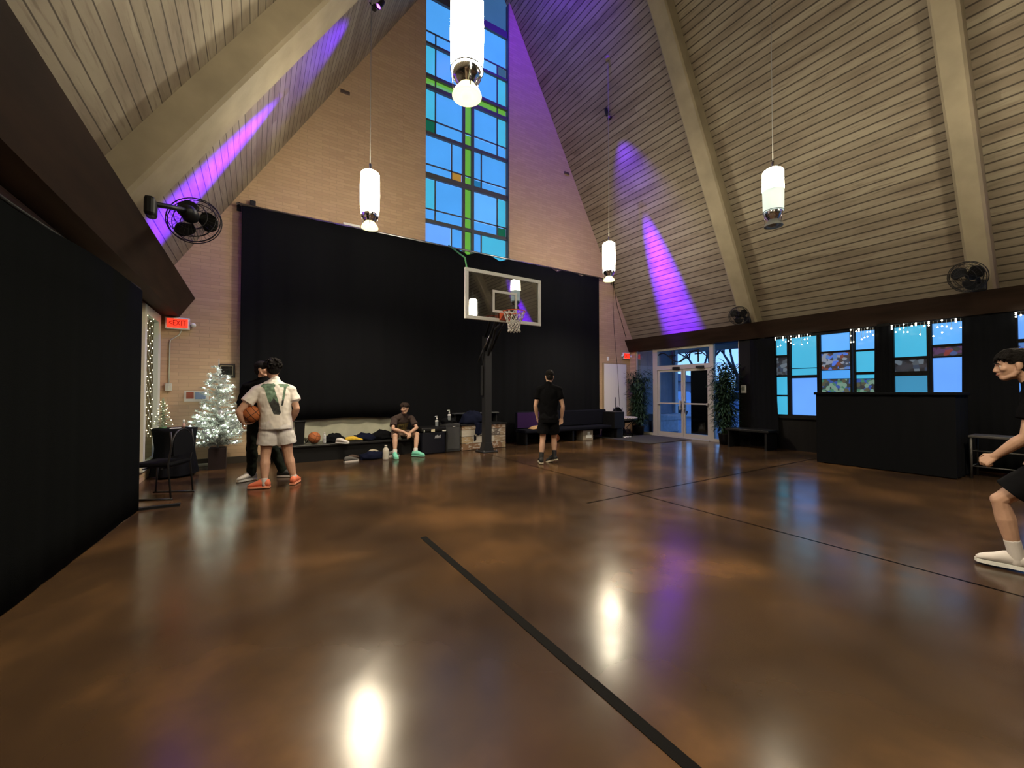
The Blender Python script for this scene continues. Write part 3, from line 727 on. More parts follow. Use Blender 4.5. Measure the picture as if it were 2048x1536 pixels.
# violet stage lights on the slopes
for (lx, ly, lz, n, lab) in ((7.98, 7.72, 8.75, nR, 'small violet stage spotlight on the right ceiling slope'), (1.80, 7.62, 8.52, nL, 'small violet stage spotlight on the left ceiling slope'), (7.98, -.40, 8.75, nR, 'violet stage spotlight on right slope behind the camera, its beam mirrored in backboard')):
    r = thing('stage_spotlight', lab, 'spotlight', (lx, ly, lz))
    p = V((lx, ly, lz)); dn = V((n.z, 0, -n.x))
    if dn.z > 0: dn = -dn
    b = MB(); b.cyl(p - n * .12, p + n * .06, .012, n=8); b.box(p - V((.03, .05, .03)), p + V((.03, .05, .03))); b.build('yoke', M['black_metal'], r)
    c = p + n * .03 - dn * .17
    b = MB(); b.lathe([(.035, -.09), (.045, -.05), (.05, .05), (.055, .09), (.05, .09), (.046, .06)], c, 16, axis=dn); b.build('can', M['black_metal'], r)
    b = MB(); b.lathe([(.047, .065), (.0, .066)], c, 16, axis=dn); b.build('lens', mat('violet_lens', (.2, .05, .5), .3, emit=(.35, .06, 1), estr=6), r)

# ------------------------------------------------------------------ WALL FANS
def fan(name_label, head, axis, mount, s=1.0, spin=0.3):
    head = V(head); axis = V(axis).normalized(); mount = V(mount)
    r = thing('wall_fan', name_label, 'fan', mount, 'black wall fans on the eaves beams')
    R = rot_to(axis)
    b = MB(); b.rbox(mount + V((-.04, -.09, -.10)), mount + V((.05, .09, .10)), .03); b.build('wall_mount', M['black'], r)
    b = MB(); b.tube([mount + V((0, 0, .04)), mount.lerp(head - axis * .18, .5) + V((0, 0, .03)), head - axis * .2], .028, 8); b.build('arm', M['black'], r)
    b = MB(); b.lathe([(.0, -.24), (.06, -.23), (.085, -.17), (.09, -.08), (.07, -.03), (.03, -.01), (.03, .03), (.0, .04)], head, 20, axis=axis); b.build('motor', M['black'], r)
    b = MB()
    for k_ in range(3):
        a0 = spin + k_ * 2 * pi / 3
        def bl(u, v):
            rad = (.05 + .21 * u) * s; wdt = (.45 + .75 * sin(pi * min(1, u * .92))) * (v - .5) * 1.3
            rad2 = rad * (1 - .12 * (abs(v - .5) * 2) ** 3)
            a = a0 + wdt + .25 * u
            return head + R @ V((rad2 * cos(a), rad2 * sin(a), .02 + .05 * (v - .5) * s))
        b.grid(bl, 8, 8)
    q = b.build('blade', M['black'], r, weld=False); q.modifiers.new('t', 'SOLIDIFY').thickness = .006
    b = MB()
    for rad, h in ((.285, 0), (.285, .05), (.25, .075), (.25, -.06), (.17, .095), (.17, -.09), (.07, .10)):
        b.tube([head + R @ V((rad * s * cos(a), rad * s * sin(a), h + .01)) for a in [2 * pi * q / 32 for q in range(32)]], .0045 if rad < .28 else .006, 5, closed=True)
    for k_ in range(30):
        a = 2 * pi * k_ / 30
        b.tube([head + R @ V((q_ * s * cos(a), q_ * s * sin(a), h + .01)) for q_, h in ((.05, .10), (.17, .095), (.25, .075), (.285, .03), (.285, -.0), (.25, -.06), (.12, -.1))], .0018, 3)
    b.build('cage', M['black_metal'], r)
fan('black wall fan with open cage on the left eaves beam, against violet light', (-.64, 6.10, 3.46), (.2, .93, -.10), (-.93, 5.50, 3.30), .96, .9)
fan('black wall fan on right eaves beam above the glass doors', (10.35, 5.62, 3.34), (-.75, -.5, -.3), (10.72, 5.6, 3.26), .8)
fan('dark wall fan on right eaves beam, far right above the walking person', (10.2, 1.66, 3.36), (-.75, .3, -.3), (10.70, 1.62, 3.26), .9, .2)

# ------------------------------------------------------------------ EXIT SIGNS
def text_mesh(name, s, size, loc, rot, m, parent, ext=.002, align='CENTER'):
    cu = bpy.data.curves.new(name, 'FONT'); cu.body = s; cu.size = size; cu.extrude = ext; cu.align_x = align; cu.offset = size * .012; cu.align_y = 'CENTER'
    o = bpy.data.objects.new(name + '_tmp', cu); COL.objects.link(o)
    me = bpy.data.meshes.new_from_object(o.evaluated_get(bpy.context.evaluated_depsgraph_get()))
    bpy.data.objects.remove(o); me.name = name; me.materials.clear(); me.materials.append(m)
    o = bpy.data.objects.new(name, me); COL.objects.link(o)
    if parent is not None: o.parent = parent
    o.location = V(loc) - (wloc(parent) if parent is not None else V((0, 0, 0))); o.rotation_euler = rot
    return o
def exit_sign(x0, x1, z0, z1, y, label, arrow):
    r = thing('exit_sign', label, 'sign', ((x0 + x1) / 2, y, z0), 'lit red exit signs')
    b = MB(); b.rbox((x0, y - .06, z0), (x1, y, z1), .012); b.build('housing', M['white'], r)
    e = .028
    b = MB(); b.box((x0 + e, y - .066, z0 + e), (x1 - e, y - .058, z1 - e)); b.build('light_panel', M['red_glow'], r)
    text_mesh('lettering', '<EXIT' if arrow else 'EXIT', (z1 - z0) * (.66 if arrow else .8), ((x0 + x1) / 2, y - .067, (z0 + z1) / 2), (pi / 2, 0, 0), M['exit_dark'], r, .001).scale = ((.66, 1, 1) if arrow else (.80, 1, 1))
    for s_ in (-1, 1):
        if s_ < 0 and arrow: continue
        c = V(((x1 + .05) if s_ > 0 else (x0 - .05), y - .05, (z0 + z1) / 2 - .01))
        b = MB(); b.cyl(c + V((-.05 * s_, .03, 0)), c, .008, n=6); b.lathe([(.0, -.035), (.03, -.02), (.042, .03), (.0, .034)], c, 14, axis=(.2 * s_, -1, -.3)); b.build('emergency_lamp', M['white'], r)
exit_sign(-1.40, -1.04, 2.56, 2.78, 9.70, 'lit red exit sign with left arrow above the small flocked tree', True)
exit_sign(10.58, 10.90, 2.52, 2.74, 9.70, 'lit red exit sign in the right corner beside glass doors', False)

# conduit, pictures on the left of the brick wall
r = thing('electrical_conduit', 'thin white conduit with switch box on brick wall below left exit sign', 'conduit', (-1.33, 9.68, 1.5))
b = MB(); b.tube([(-1.16, 9.685, 2.56), (-1.2, 9.685, 2.46), (-1.32, 9.685, 2.36), (-1.33, 9.685, 2.3), (-1.335, 9.685, 1.52)], .010, 8); b.build('pipe', M['cream'], r)
b = MB(); b.rbox((-1.385, 9.65, 1.42), (-1.29, 9.70, 1.56), .008); b.box((-1.345, 9.64, 1.47), (-1.33, 9.655, 1.51)); b.build('switch_box', M['cream'], r)
r = thing('picture_frame', 'small square dark picture in gold-lined black frame behind treetop', 'picture', (-.46, 9.68, 1.68))
b = MB(); b.rbox((-.60, 9.67, 1.68), (-.33, 9.70, 1.95), .008); b.build('frame', mat('dark_bronze_frame', (.025, .018, .010), .4), r)
b = MB(); b.box((-.565, 9.664, 1.715), (-.365, 9.672, 1.915)); b.build('mat_board', mat('gold_mat', (.38, .33, .2), .5), r)
b = MB(); b.box((-.552, 9.660, 1.728), (-.378, 9.668, 1.902)); b.build('print', mat('dark_print', (.012, .011, .010), .25, var=.9, scale=14), r)
r = thing('wall_poster', 'white poster with red and blue boxes on the wall behind flocked tree', 'poster', (-.92, 9.69, 1.22))
b = MB(); b.box((-1.11, 9.685, 1.22), (-.74, 9.70, 1.42)); b.build('board', mat('poster_white', (.62, .58, .52), .5), r)
b = MB(); b.box((-1.08, 9.68, 1.275), (-.97, 9.69, 1.40)); b.build('red_block', mat('poster_red', (.34, .085, .045), .5), r)
b = MB(); b.box((-.95, 9.68, 1.265), (-.78, 9.69, 1.40)); b.build('blue_block', mat('poster_blue', (.17, .24, .36), .5), r)
b = MB(); b.box((-.10, 0, 0), (.10, .0, 0))
for (x, z, lab) in ((1.66, 8.18, 'small dark vent block high in brick, left of gable window'), (8.14, 8.21, 'small dark vent block high in brick, right of gable window')):
    b = MB(); b.rbox((x - .10, 9.67, z - .035), (x + .10, 9.71, z + .035), .008)
    for i in range(3): b.box((x - .085, 9.664, z - .024 + i * .019), (x + .085, 9.672, z - .014 + i * .019))
    tag(b.build('wall_vent', mat('vent_brown', (.10, .07, .06), .7)), lab, 'vent')
b = MB(); b.rbox((9.85, 9.675, 2.43), (9.93, 9.70, 2.57), .006); b.box((9.875, 9.668, 2.47), (9.905, 9.678, 2.53)); tag(b.build('wall_switch', M['white']), 'small white switch plate on brick wall above the whiteboard', 'switch')
r = thing('thermostat', 'small white thermostat on dark wall right of glass doors', 'thermostat', (10.93, 5.83, 1.47))
b = MB(); b.rbox((10.92, 5.76, 1.37), (10.95, 5.90, 1.58), .01); b.build('case', M['white'], r)
b = MB(); b.box((10.915, 5.79, 1.44), (10.922, 5.87, 1.54)); b.build('screen', mat('grey_lcd', (.3, .31, .27), .3), r)

# ------------------------------------------------------------------ LIT CHRISTMAS TREE
flock = mat('flocked_needles', (.50, .53, .49), .9, var=.45, scale=22)
def xmas_tree(x, y):
    r = thing('christmas_tree', 'white flocked christmas tree covered in lights by the brick wall', 'christmas tree', (x, y, 0))
    b = MB(); b.prism([(-.13, .0), (.13, 0), (.13, .38), (-.13, .38)], 'y', -.13, .13); b.v = [q + V((x, y, 0)) for q in b.v]
    b.box((x - .115, y - .115, .36), (x + .115, y + .115, .385)); b.build('pot', mat('dark_brown_pot', (.022, .012, .012), .6), r)
    b = MB(); b.cyl((x, y, .36), (x, y, 1.95), .020, .004, n=8); b.build('trunk', flock, r)
    rnd = random.Random(11); b = MB(); tips = []
    prof = [(.42, .34), (.55, .45), (.75, .40), (.95, .33), (1.05, .27), (1.2, .25), (1.4, .25), (1.55, .20), (1.75, .13), (1.98, .05)]
    def rad(z):
        for (z0, r0), (z1, r1) in zip(prof, prof[1:]):
            if z0 <= z <= z1: return r0 + (r1 - r0) * (z - z0) / (z1 - z0)
        return prof[0][1] if z < prof[0][0] else .04
    for i in range(230):
        z = .42 + 1.54 * (1 - sqrt(1 - rnd.random() * .995))
        a = i * 2.39996 + rnd.uniform(-.2, .2); R_t = rad(z) * rnd.uniform(.82, 1.08)
        d = V((cos(a), sin(a), rnd.uniform(-.12, .45))).normalized()
        p0 = V((x, y, z)); p1 = p0 + d * R_t
        b.tube([p0, p1], [.006, .003], 4)
        # tufts of needles along the branch
        nt_ = 5 + int(R_t * 16)
        for j in range(nt_):
            t = .06 + .94 * j / (nt_ - 1); q = p0.lerp(p1, t)
            for k_ in range(6):
                dd = (d * .7 + V((rnd.uniform(-1, 1), rnd.uniform(-1, 1), rnd.uniform(-.7, .9)))).normalized()
                l = rnd.uniform(.03, .065); s_ = dd.orthogonal().normalized() * .0085; s2 = dd.cross(s_).normalized() * .0085
                b.add([q - s_, q + s_ * .5 + s2, q + s_ * .5 - s2, q + dd * l], [(0, 1, 3), (1, 2, 3), (2, 0, 3), (0, 2, 1)])
        tips.append((p0.lerp(p1, rnd.uniform(.72, 1.0)) + V((0, 0, .012)), a))
    b.tube([(x, y, 1.9), (x, y, 2.02)], [.012, .004], 5)
    b.build('foliage', flock, r, weld=False)
    proto = None
    sel = [t for t in tips if sin(t[1]) < .55]
    rnd.shuffle(sel)
    me = None
    for i, (p, a) in enumerate(sel[:98]):
        if me is None:
            bb = MB(); bb.ball((0, 0, 0), .0105, 8, 6); o = bb.build('light_bulb', M['bulb'], r, local=True); me = o.data
        else:
            o = bpy.data.objects.new('light_bulb', me); COL.objects.link(o); o.parent = r
        o.location = p - V((x, y, 0))
    bb = MB()
    bb.ball((x + .05, y - .26, 1.02), .058, 14, 10); bb.build('ornament', mat('silver_ornament', (.5, .5, .48), .4, metallic=.6), r)
    bb = MB()
    for i in range(50): 
        a = i * .5; z = .5 + i * .026
        bb.ball((x + rad(z) * .8 * cos(a), y + rad(z) * .8 * sin(a), z), .004, 5, 4)
    bb.build('string_wire', M['white'], r)
xmas_tree(-.56, 9.20)
b = MB(); b.rbox((-1.02, 9.58, 0.0), (-.72, 9.66, .05), .008)
for i in range(4): b.cyl((-.98 + i * .07, 9.58, .028), (-.98 + i * .07, 9.575, .028), .012, n=8)
tag(b.build('power_strip', M['cream']), 'white power strip on floor at wall beside tree pot', 'power strip')

# ------------------------------------------------------------------ LEFT COCKTAIL TABLE
tx, ty = -1.12, 8.78
r = thing('cocktail_table', 'round table under a black cloth in the left corner', 'table', (tx, ty, 0))
b = MB(); b.cyl((tx, ty, .0), (tx, ty, .77), .035, n=12); b.cyl((tx, ty, 0), (tx, ty, .03), .22, n=24); b.build('pedestal', M['black_metal'], r)
b = MB(); b.cyl((tx, ty, .765), (tx, ty, .795), .30, n=32); b.build('tabletop', M['black'], r)
def tc_(u, v):
    a = 2 * pi * u; 
    if v < .12: rr = .306 * v / .12 + 1e-3; z = .80
    else:
        t = (v - .12) / .88; rr = .306 - .06 * min(1, t * 2.2) + .07 * t ** 2 + .02 * t * sin(9 * a); z = .80 - .76 * t
    return V((tx + rr * cos(a), ty + rr * sin(a), z))
b = MB(); b.grid(tc_, 64, 16); tag(b.build('tablecloth', M['black_cloth']), 'black tablecloth draped to the floor over round corner table', 'tablecloth')
# mini tree, paper, small bottle on the table
r = thing('tabletop_tree', 'miniature lit tree standing on the round black table', 'tabletop tree', (-1.27, 8.74, .80))
b = MB(); rnd = random.Random(4)
b.cyl((-1.27, 8.74, .805), (-1.27, 8.74, 1.30), .012, .004, n=6)
for i in range(130):
    z = .84 + .46 * i / 130; a = i * 2.4; R_t = .125 * (1 - (z - .84) / .50) + .01
    p0 = V((-1.27, 8.74, z)); p1 = p0 + V((cos(a) * R_t, sin(a) * R_t, .02 - .05 * rnd.random()))
    b.tube([p0, p1], [.007, .002], 4)
b.build('foliage', mat('pale_green_tinsel', (.35, .42, .28), .7), r, weld=False)
b = MB(); b.cyl((-1.27, 8.74, .80), (-1.27, 8.74, .83), .05, n=14); b.build('base', mat('green_base', (.1, .2, .1), .6), r)
me = None
for i in range(26):
    z = .86 + .4 * i / 26; a = i * 2.4 + .4; R_t = .12 * (1 - (z - .84) / .50) + .012
    if me is None: bb = MB(); bb.ball((0, 0, 0), .006, 6, 5); o = bb.build('light_bulb', M['bulb_warm'], r, local=True); me = o.data
    else: o = bpy.data.objects.new('light_bulb', me); COL.objects.link(o); o.parent = r
    o.location = V((R_t * cos(a), R_t * sin(a), z - .80))
b = MB(); b.box((-1.16, 8.55, .801), (-1.02, 8.68, .808)); b.box((-1.15, 8.56, .808), (-1.03, 8.67, .812)); tag(b.build('paper_stack', M['white']), 'thin stack of white paper lying on round black table', 'paper')
r = thing('small_bottle', 'tiny clear bottle with white cap on the round black table', 'bottle', (-1.0, 8.72, .80))
b = MB(); b.lathe([(0, 0), (.022, 0), (.024, .05), (.012, .075), (.010, .09)], (-1.0, 8.72, .801), 14); b.build('body', mat('bottle_rose', (.5, .3, .25), .2), r)
b = MB(); b.cyl((-1.0, 8.72, .888), (-1.0, 8.72, .935), .012, n=10); b.build('cap', M['white'], r)

# window string light by the left corner
r = thing('string_lights', 'vertical string of warm lights at the left corner window', 'string lights', (-1.41, 8.9, 2.6))
b = MB(); me = None
for s_ in range(3):
    yy = 8.42 + s_ * .19
    pts = [(-1.43 + .012 * sin(i * 1.7 + s_), yy + .02 * sin(i * 1.1), 2.60 - i * .06) for i in range(33)]
    b.tube(pts, .003, 4)
    for i, p in enumerate(pts):
        if (i + s_) % 2: continue
        if me is None: bb = MB(); bb.ball((0, 0, 0), .007, 6, 5); o = bb.build('light_bulb', M['bulb_warm'], r, local=True); me = o.data
        else: o = bpy.data.objects.new('light_bulb', me); COL.objects.link(o); o.parent = r
        o.location = V(p) - V((-1.41, 8.9, 2.6))
b.build('wire', M['cream'], r)

# ------------------------------------------------------------------ STACK CHAIRS
def stack_chair(x, y, rz, label, group=None):
    r = thing('stack_chair', label, 'chair', (x, y, 0), group, rz)
    b = MB(); b.rbox((-.22, -.22, .42), (.22, .22, .48), .03); b.build('seat', M['black_cloth'], r, True)
    b = MB()
    pts = []
    for i in range(17):
        t = i / 16; a = pi * t; pts.append((.20 * cos(a), .22 + .03, .64 + .24 * sin(a) ** .7))
    poly = [(p[0], p[2]) for p in pts] + [(-.19, .56), (.19, .56)]
    b.prism(poly, 'y', .21, .25); b.build('backrest', M['black_cloth'], r, True)
    for sx in (-1, 1):
        b = MB(); b.tube([(.21 * sx, .22, .88), (.215 * sx, .24, .70), (.215 * sx, .20, .45), (.22 * sx, .24, .02)], .011, 8); b.build('leg', M['black_metal'], r, True)
        b = MB(); b.tube([(.21 * sx, -.20, .44), (.215 * sx, -.23, .02)], .011, 8); b.build('leg', M['black_metal'], r, True)
        b = MB(); b.tube([(.22 * sx, .26, .012), (.22 * sx, -.26, .012)], .012, 8); b.build('runner', M['black_metal'], r, True)
    b = MB(); b.tube([(.21 * cos(pi * q / 12), .235, .68 + .22 * sin(pi * q / 12)) for q in range(13)], .011, 8); b.build('back_frame', M['black_metal'], r, True)
    b = MB(); b.tube([(-.215, -.1, .40), (.215, -.1, .40)], .009, 6); b.tube([(-.215, .12, .40), (.215, .12, .40)], .009, 6); b.build('seat_frame', M['black_metal'], r, True)
    return r
stack_chair(-1.03, 7.15, radians(-115), 'black stacking chair beside the partition in front of round table')
stack_chair(10.22, 9.36, radians(0), 'black stacking chair against wall behind the zebra stool')

# ------------------------------------------------------------------ BASKETBALL HOOP
H_ = thing('basketball_hoop', 'freestanding basketball hoop with glass backboard in front of black curtain', 'basketball hoop', (4.62, 8.42, 0))
px0, py0 = 4.62, 8.42
b = MB(); b.box((px0 - .085, py0 - .085, .02), (px0 + .085, py0 + .085, 2.72)); b.build('pole', M['pole_metal'], H_)
b = MB(); b.rbox((px0 - .20, py0 - .2, 0), (px0 + .20, py0 + .2, .025), .008); b.prism([(-.14, .02), (.14, .02), (.085, .22), (-.085, .22)], 'y', -.1, .1); 
for i in range(8, len(b.v)): pass
n0 = len(b.v) - 8
for i in range(n0, n0 + 8): b.v[i] = b.v[i] + V((px0, py0, 0))
pb = b.build('base_plate', M['pole_metal'], H_)
for sx in (-1, 1):
    for sy in (-1, 1):
        b = MB(); b.cyl((px0 + sx * .165, py0 + sy * .165, .02), (px0 + sx * .165, py0 + sy * .165, .055), .016, n=6); b.build('bolt', M['steel'], pb)
bx0, bx1, by, bz0, bz1 = 3.565, 5.455, 7.40, 2.885, 3.925
bc = (bx0 + bx1) / 2
fr_ = MB(); t = .075
for lo, hi in [((bx0, by, bz0), (bx1, by + .05, bz0 + t)), ((bx0, by, bz1 - t), (bx1, by + .05, bz1)), ((bx0, by, bz0 + t), (bx0 + t, by + .05, bz1 - t)), ((bx1 - t, by, bz0 + t), (bx1, by + .05, bz1 - t))]: fr_.rbox(lo, hi, .006)
fr_.build('backboard_frame', M['white_frame'], H_)
b = MB(); b.box((bx0 + t, by + .015, bz0 + t), (bx1 - t, by + .027, bz1 - t)); gb = b.build('backboard_glass', M['smoke'], H_)
b = MB(); tw = .305; t2 = .05
for lo, hi in [((bc - tw, by + .008, 3.08), (bc + tw, by + .0135, 3.08 + t2)), ((bc - tw, by + .008, 3.50), (bc + tw, by + .0135, 3.55)), ((bc - tw, by + .008, 3.13), (bc - tw + t2, by + .0135, 3.50)), ((bc + tw - t2, by + .008, 3.13), (bc + tw, by + .0135, 3.50))]: b.box(lo, hi)
b.build('target_square', M['white_frame'], H_)
b = MB()
for sx in (-1, 1):
    b.tube([(px0 + .07 * sx, py0 - .05, 2.35), (px0 + .10 * sx, py0 - .45, 2.80), (bc + .14 * sx, by + .10, 3.02)], .028, 8)
    b.tube([(px0 + .07 * sx, py0 - .05, 2.68), (bc + .14 * sx, by + .10, 3.45)], .026, 8)
b.rbox((bc - .2, by + .05, 2.95), (bc + .2, by + .10, 3.55), .008)
b.build('extension_arm', M['pole_metal'], H_)
b = MB(); b.tube([(px0 - .03, py0 - .12, 2.25), (px0 - .02, py0 - .35, 2.62), (bc - .05, by + .35, 2.78), (bc, by + .12, 2.9)], .03, 8); b.build('brace', M['pole_metal'], H_)
b = MB(); b.tube([(px0 - .22, py0 + .02, 2.10), (px0 - .12, py0 - .10, 2.45)], .022, 8); b.build('crank_rod', M['black_metal'], H_)
b = MB(); b.tube([(px0 - .13, py0 - .10, 2.42), (px0 - .02, py0 - .25, 2.78)], .016, 8); b.build('lift_handle', M['steel'], H_)
b = MB(); b.rbox((px0 - .15, py0 - .03, 1.32), (px0 - .10, py0 + .03, 2.02), .01); b.build('height_gauge', M['pole_metal'], H_)
b = MB(); b.rbox((px0 - .05, by + .02, 3.90), (px0 - .0, by + .06, 3.93), .004); b.build('clip', M['black_metal'], H_)
rc = V((4.49, 7.02, 3.05))
b = MB(); b.tube([rc + V((.2286 * cos(a), .2286 * sin(a), 0)) for a in [2 * pi * q / 36 for q in range(36)]], .011, 8, closed=True)
b.rbox((rc.x - .13, by - .045, 2.92), (rc.x + .13, by, 3.075), .006); b.rbox((rc.x - .12, by - .2, 3.035), (rc.x + .12, by - .02, 3.05), .004)
b.prism([(-.0, 0), (.16, 0), (.16, -.12)], 'x', -.12, -.105); 
for i in range(len(b.v) - 6, len(b.v)): b.v[i] = b.v[i] + V((rc.x, by - .17, 3.04))
b.prism([(-.0, 0), (.16, 0), (.16, -.12)], 'x', .105, .12)
for i in range(len(b.v) - 6, len(b.v)): b.v[i] = b.v[i] + V((rc.x, by - .17, 3.04))
b.build('rim', M['orange'], H_)
b = MB(); nn = 12; rows = [(.225, 0), (.195, -.10), (.155, -.19), (.130, -.25), (.122, -.31), (.122, -.37), (.130, -.42)]
def np_(i, j):
    r_, z_ = rows[j]; a = 2 * pi * (i + (.5 if j % 2 else 0)) / nn
    return rc + V((r_ * cos(a), r_ * sin(a), z_))
for i in range(nn):
    for j in range(len(rows) - 1):
        w_ = .0075
        b.tube([np_(i, j), np_(i, j + 1)], w_, 5); b.tube([np_(i, j), np_(i - 1 if j % 2 == 0 else i + 1, j + 1)], w_, 5)
b.build('net', M['net'], H_)
b = MB(); b.tube([(px0 - .55, 9.40, 5.07), (px0 - .68, 8.2, 4.4), (3.62, by + .05, 3.93)], .018, 6); tag(b.build('green_strap', mat('green_webbing', (.10, .36, .12), .7)), 'green strap running from curtain rod to the backboard corner', 'strap')

# ------------------------------------------------------------------ BENCH ALONG THE WALL
r = thing('wall_bench', 'long low black bench against wall under the curtain', 'bench', (1.8, 9.35, 0))
b = MB(); b.rbox((.35, 9.02, .30), (3.15, 9.66, .345), .01); b.build('bench_top', mat('black_bench_top', (.014, .014, .015), .3), r)
b = MB(); b.box((.55, 9.60, .345), (2.95, 9.635, .84)); b.build('back_panel', mat('pale_grey_green_board', (.42, .42, .33), .7, var=.12, scale=4), r)
b = MB(); b.box((.40, 9.08, .0), (3.10, 9.12, .30)); b.build('front_panel', M['black'], r)
for x in (.45, 1.75, 3.0): b = MB(); b.box((x, 9.10, 0), (x + .05, 9.62, .30)); b.build('support', M['black'], r)

def basketball(c, label, R_=.12, tilt=(.3, .4, .2)):
    b = MB(); b.ball(c, R_, 28, 18)
    from mathutils import Euler
    Q = Euler(tilt).to_matrix(); c = V(c)
    for u, w_ in ((V((1, 0, 0)), V((0, 1, 0))), (V((0, 0, 1)), V((0, 1, 0)))):
        b.tube([c + Q @ (u * cos(a) + w_ * sin(a)) * (R_ * .998) for a in [2 * pi * q / 40 for q in range(40)]], .0035, 5, 1, closed=True)
    for s_ in (-1, 1):
        b.tube([c + Q @ V((sin(a) * .80, cos(a) * .80, s_ * (.60 + .0 * cos(2 * a)))).normalized() * (R_ * .998) for a in [2 * pi * q / 40 for q in range(40)]], .0035, 5, 1, closed=True)
    return tag(b.build('basketball', [M['ball'], M['seam']]), label, 'ball')
basketball((1.04, 9.22, .465), 'orange basketball resting on the long black bench')
basketball((7.12, 9.0, .12), 'basketball on floor under the dark pew behind the walking man')
basketball((-.035, 7.03, 1.078), 'orange basketball held at hip by the man in white tee', .122, (.2, .9, .1))

r = thing('waste_bin', 'tall flared black bin standing on bench behind white-tee man', 'bin', (.78, 9.3, .345))
b = MB(); b.prism([(-.09, -.09), (.09, -.09), (.09, .09), (-.09, .09)], 'z', .347, .80)
for i in range(4): b.v[i] = V((b.v[i].x * .8, b.v[i].y * .8, b.v[i].z))
b.v = [q + V((.78, 9.3, 0)) for q in b.v]; b.build('body', M['black'], r)
b = MB(); b.rbox((.67, 9.19, .795), (.89, 9.41, .82), .008); b.build('rim', M['black'], r)
b = MB()
rnd = random.Random(2)
for i in range(7): b.tube([(.88 + .03 * sin(q * 1.3 + i), 9.2 + .03 * i, .355 + .12 * sin(pi * q / 8) + .01 * i) for q in range(2)] + [(.86 + .012 * q + .02 * sin(q + i), 9.16 + .02 * i, .36 + .11 * abs(sin(pi * q / 7 + i * .3))) for q in range(9)], .007, 5)
tag(b.build('rope_coil', mat('olive_mesh', (.10, .095, .06), .9)), 'tangled olive mesh heap between black bin and basketball on bench', 'net')

def bottle(c, label, h=.24, rad=.033, body=None, capm=None, spray=False):
    r = thing('water_bottle', label, 'bottle', c)
    b = MB(); b.lathe([(0, 0), (rad, 0), (rad * 1.02, .02), (rad * .94, h * .45), (rad, h * .6), (rad * .9, h * .72), (rad * .4, h * .86), (rad * .38, h * .9)], c, 16); b.build('body', body or M['bot_clear'], r)
    b = MB(); b.cyl(V(c) + V((0, 0, h * .88)), V(c) + V((0, 0, h)), rad * .44, n=12); b.build('cap', capm or M['white'], r)
    return r
M['bot_clear'] = mat('translucent_plastic', (.55, .58, .60), .15, spec=.8, var=.5, scale=18)
bottle((1.23, 9.2, .346), 'clear water bottle on bench right of the basketball', .22)
def lump(name, c, r3, m, label, cat, seed=0, amp=.35, n=28, group=None, freq=6.0):
    """crumpled cloth heap"""
    b = MB(); b.ball((0, 0, 0), 1.0, n, n // 2)
    out = []
    for q in b.v:
        d = q.normalized(); k_ = 1 + amp * (mnoise.noise(d * 2.2 + V((seed, 0, 0))) + .5 * mnoise.noise(d * freq + V((0, seed, 0))))
        p = V((d.x * r3[0] * k_, d.y * r3[1] * k_, max(d.z, -.35) * r3[2] * k_)); out.append(V(c) + p + V((0, 0, r3[2] * .34)))
    zmin = c[2]
    b.v = [V((p.x, p.y, max(p.z, zmin))) for p in out]
    return tag(b.build(name, m), label, cat, group)
navy = mat('navy_fabric', (.006, .008, .022), .95, spec=.1); blk = M['black_cloth']
lump('folded_clothes', (1.43, 9.3, .346), (.19, .16, .13), blk, 'crumpled black clothes heap on bench left of yellow shoes', 'clothes', 3)
lump('crumpled_jacket', (2.05, 9.32, .346), (.24, .18, .11), navy, 'dark navy crumpled jacket on bench right of yellow shoes', 'clothes', 9)
lump('backpack', (2.45, 9.36, .346), (.24, .18, .14), blk, 'black bag slumped on bench left of the seated man', 'bag', 12)

def shoe_mesh(L=.29, wd=.10, h=.10, mirror=1):
    """low sneaker, toe to +y, heel at y=0, sole on z=0; returns MBs (upper, sole)"""
    up = MB(); so = MB()
    secs = []
    prof = [(0.0, .026, .075), (.015, .034, .105), (.05, .038, .115), (.10, .038, .118), (.15, .040, .105), (.20, .045, .082), (.25, .044, .066), (.28, .035, .052), (.296, .016, .038)]
    for y, hw, z in prof:
        y = y * L / .295; hw *= wd / .09; z *= h / .105
        ring = []
        for i in range(14):
            a = 2 * pi * i / 14; cx_ = cos(a); sz = sin(a)
            zz = .022 + (z - .022) * (.5 + .5 * sz) if True else 0
            ww = hw * (abs(cx_) ** .7) * (1 if cx_ > 0 else -1) * (1 - .35 * max(0, sz) ** 2)
            ring.append((ww + mirror * .006 * sin(pi * y / L), y, zz))
        secs.append(ring)
    vs = [q for r_ in secs for q in r_]; n = 14; fs = []
    for j in range(len(secs) - 1):
        for i in range(n): fs.append((j * n + i, j * n + (i + 1) % n, (j + 1) * n + (i + 1) % n, (j + 1) * n + i))
    fs.append(list(range(n))[::-1]); fs.append([(len(secs) - 1) * n + i for i in range(n)])
    up.add(vs, fs, 0, True)
    for i in range(4):
        y = (.13 + .022 * i) * L / .295; z = (.095 - .010 * i) * h / .105
        up.tube([(-.024, y, z - .012), (0, y + .004, z + .002), (.024, y, z - .012)], .0045, 5, 1)
    pl = [(p[0] * wd / .09, p[1] * L / .295) for p in [(-.032, .0), (.032, .0), (.038, .05), (.037, .12), (.046, .20), (.045, .25), (.032, .29), (.0, .303), (-.030, .29), (-.044, .25), (-.045, .20), (-.037, .12), (-.038, .05)]]
    so.prism(pl, 'z', 0, .026)
    return up, so
def shoe(c, yaw, m_up, m_sole, label, roll=0.0, group=None, L=.29, pitch=0.0):
    r = thing('sneaker', label, 'shoe', c, group)
    r.rotation_euler = (pitch, roll, yaw)
    up, so = shoe_mesh(L); up.build('upper', [m_up, m_sole], r, True); so.build('sole', m_sole, r, True)
    return r
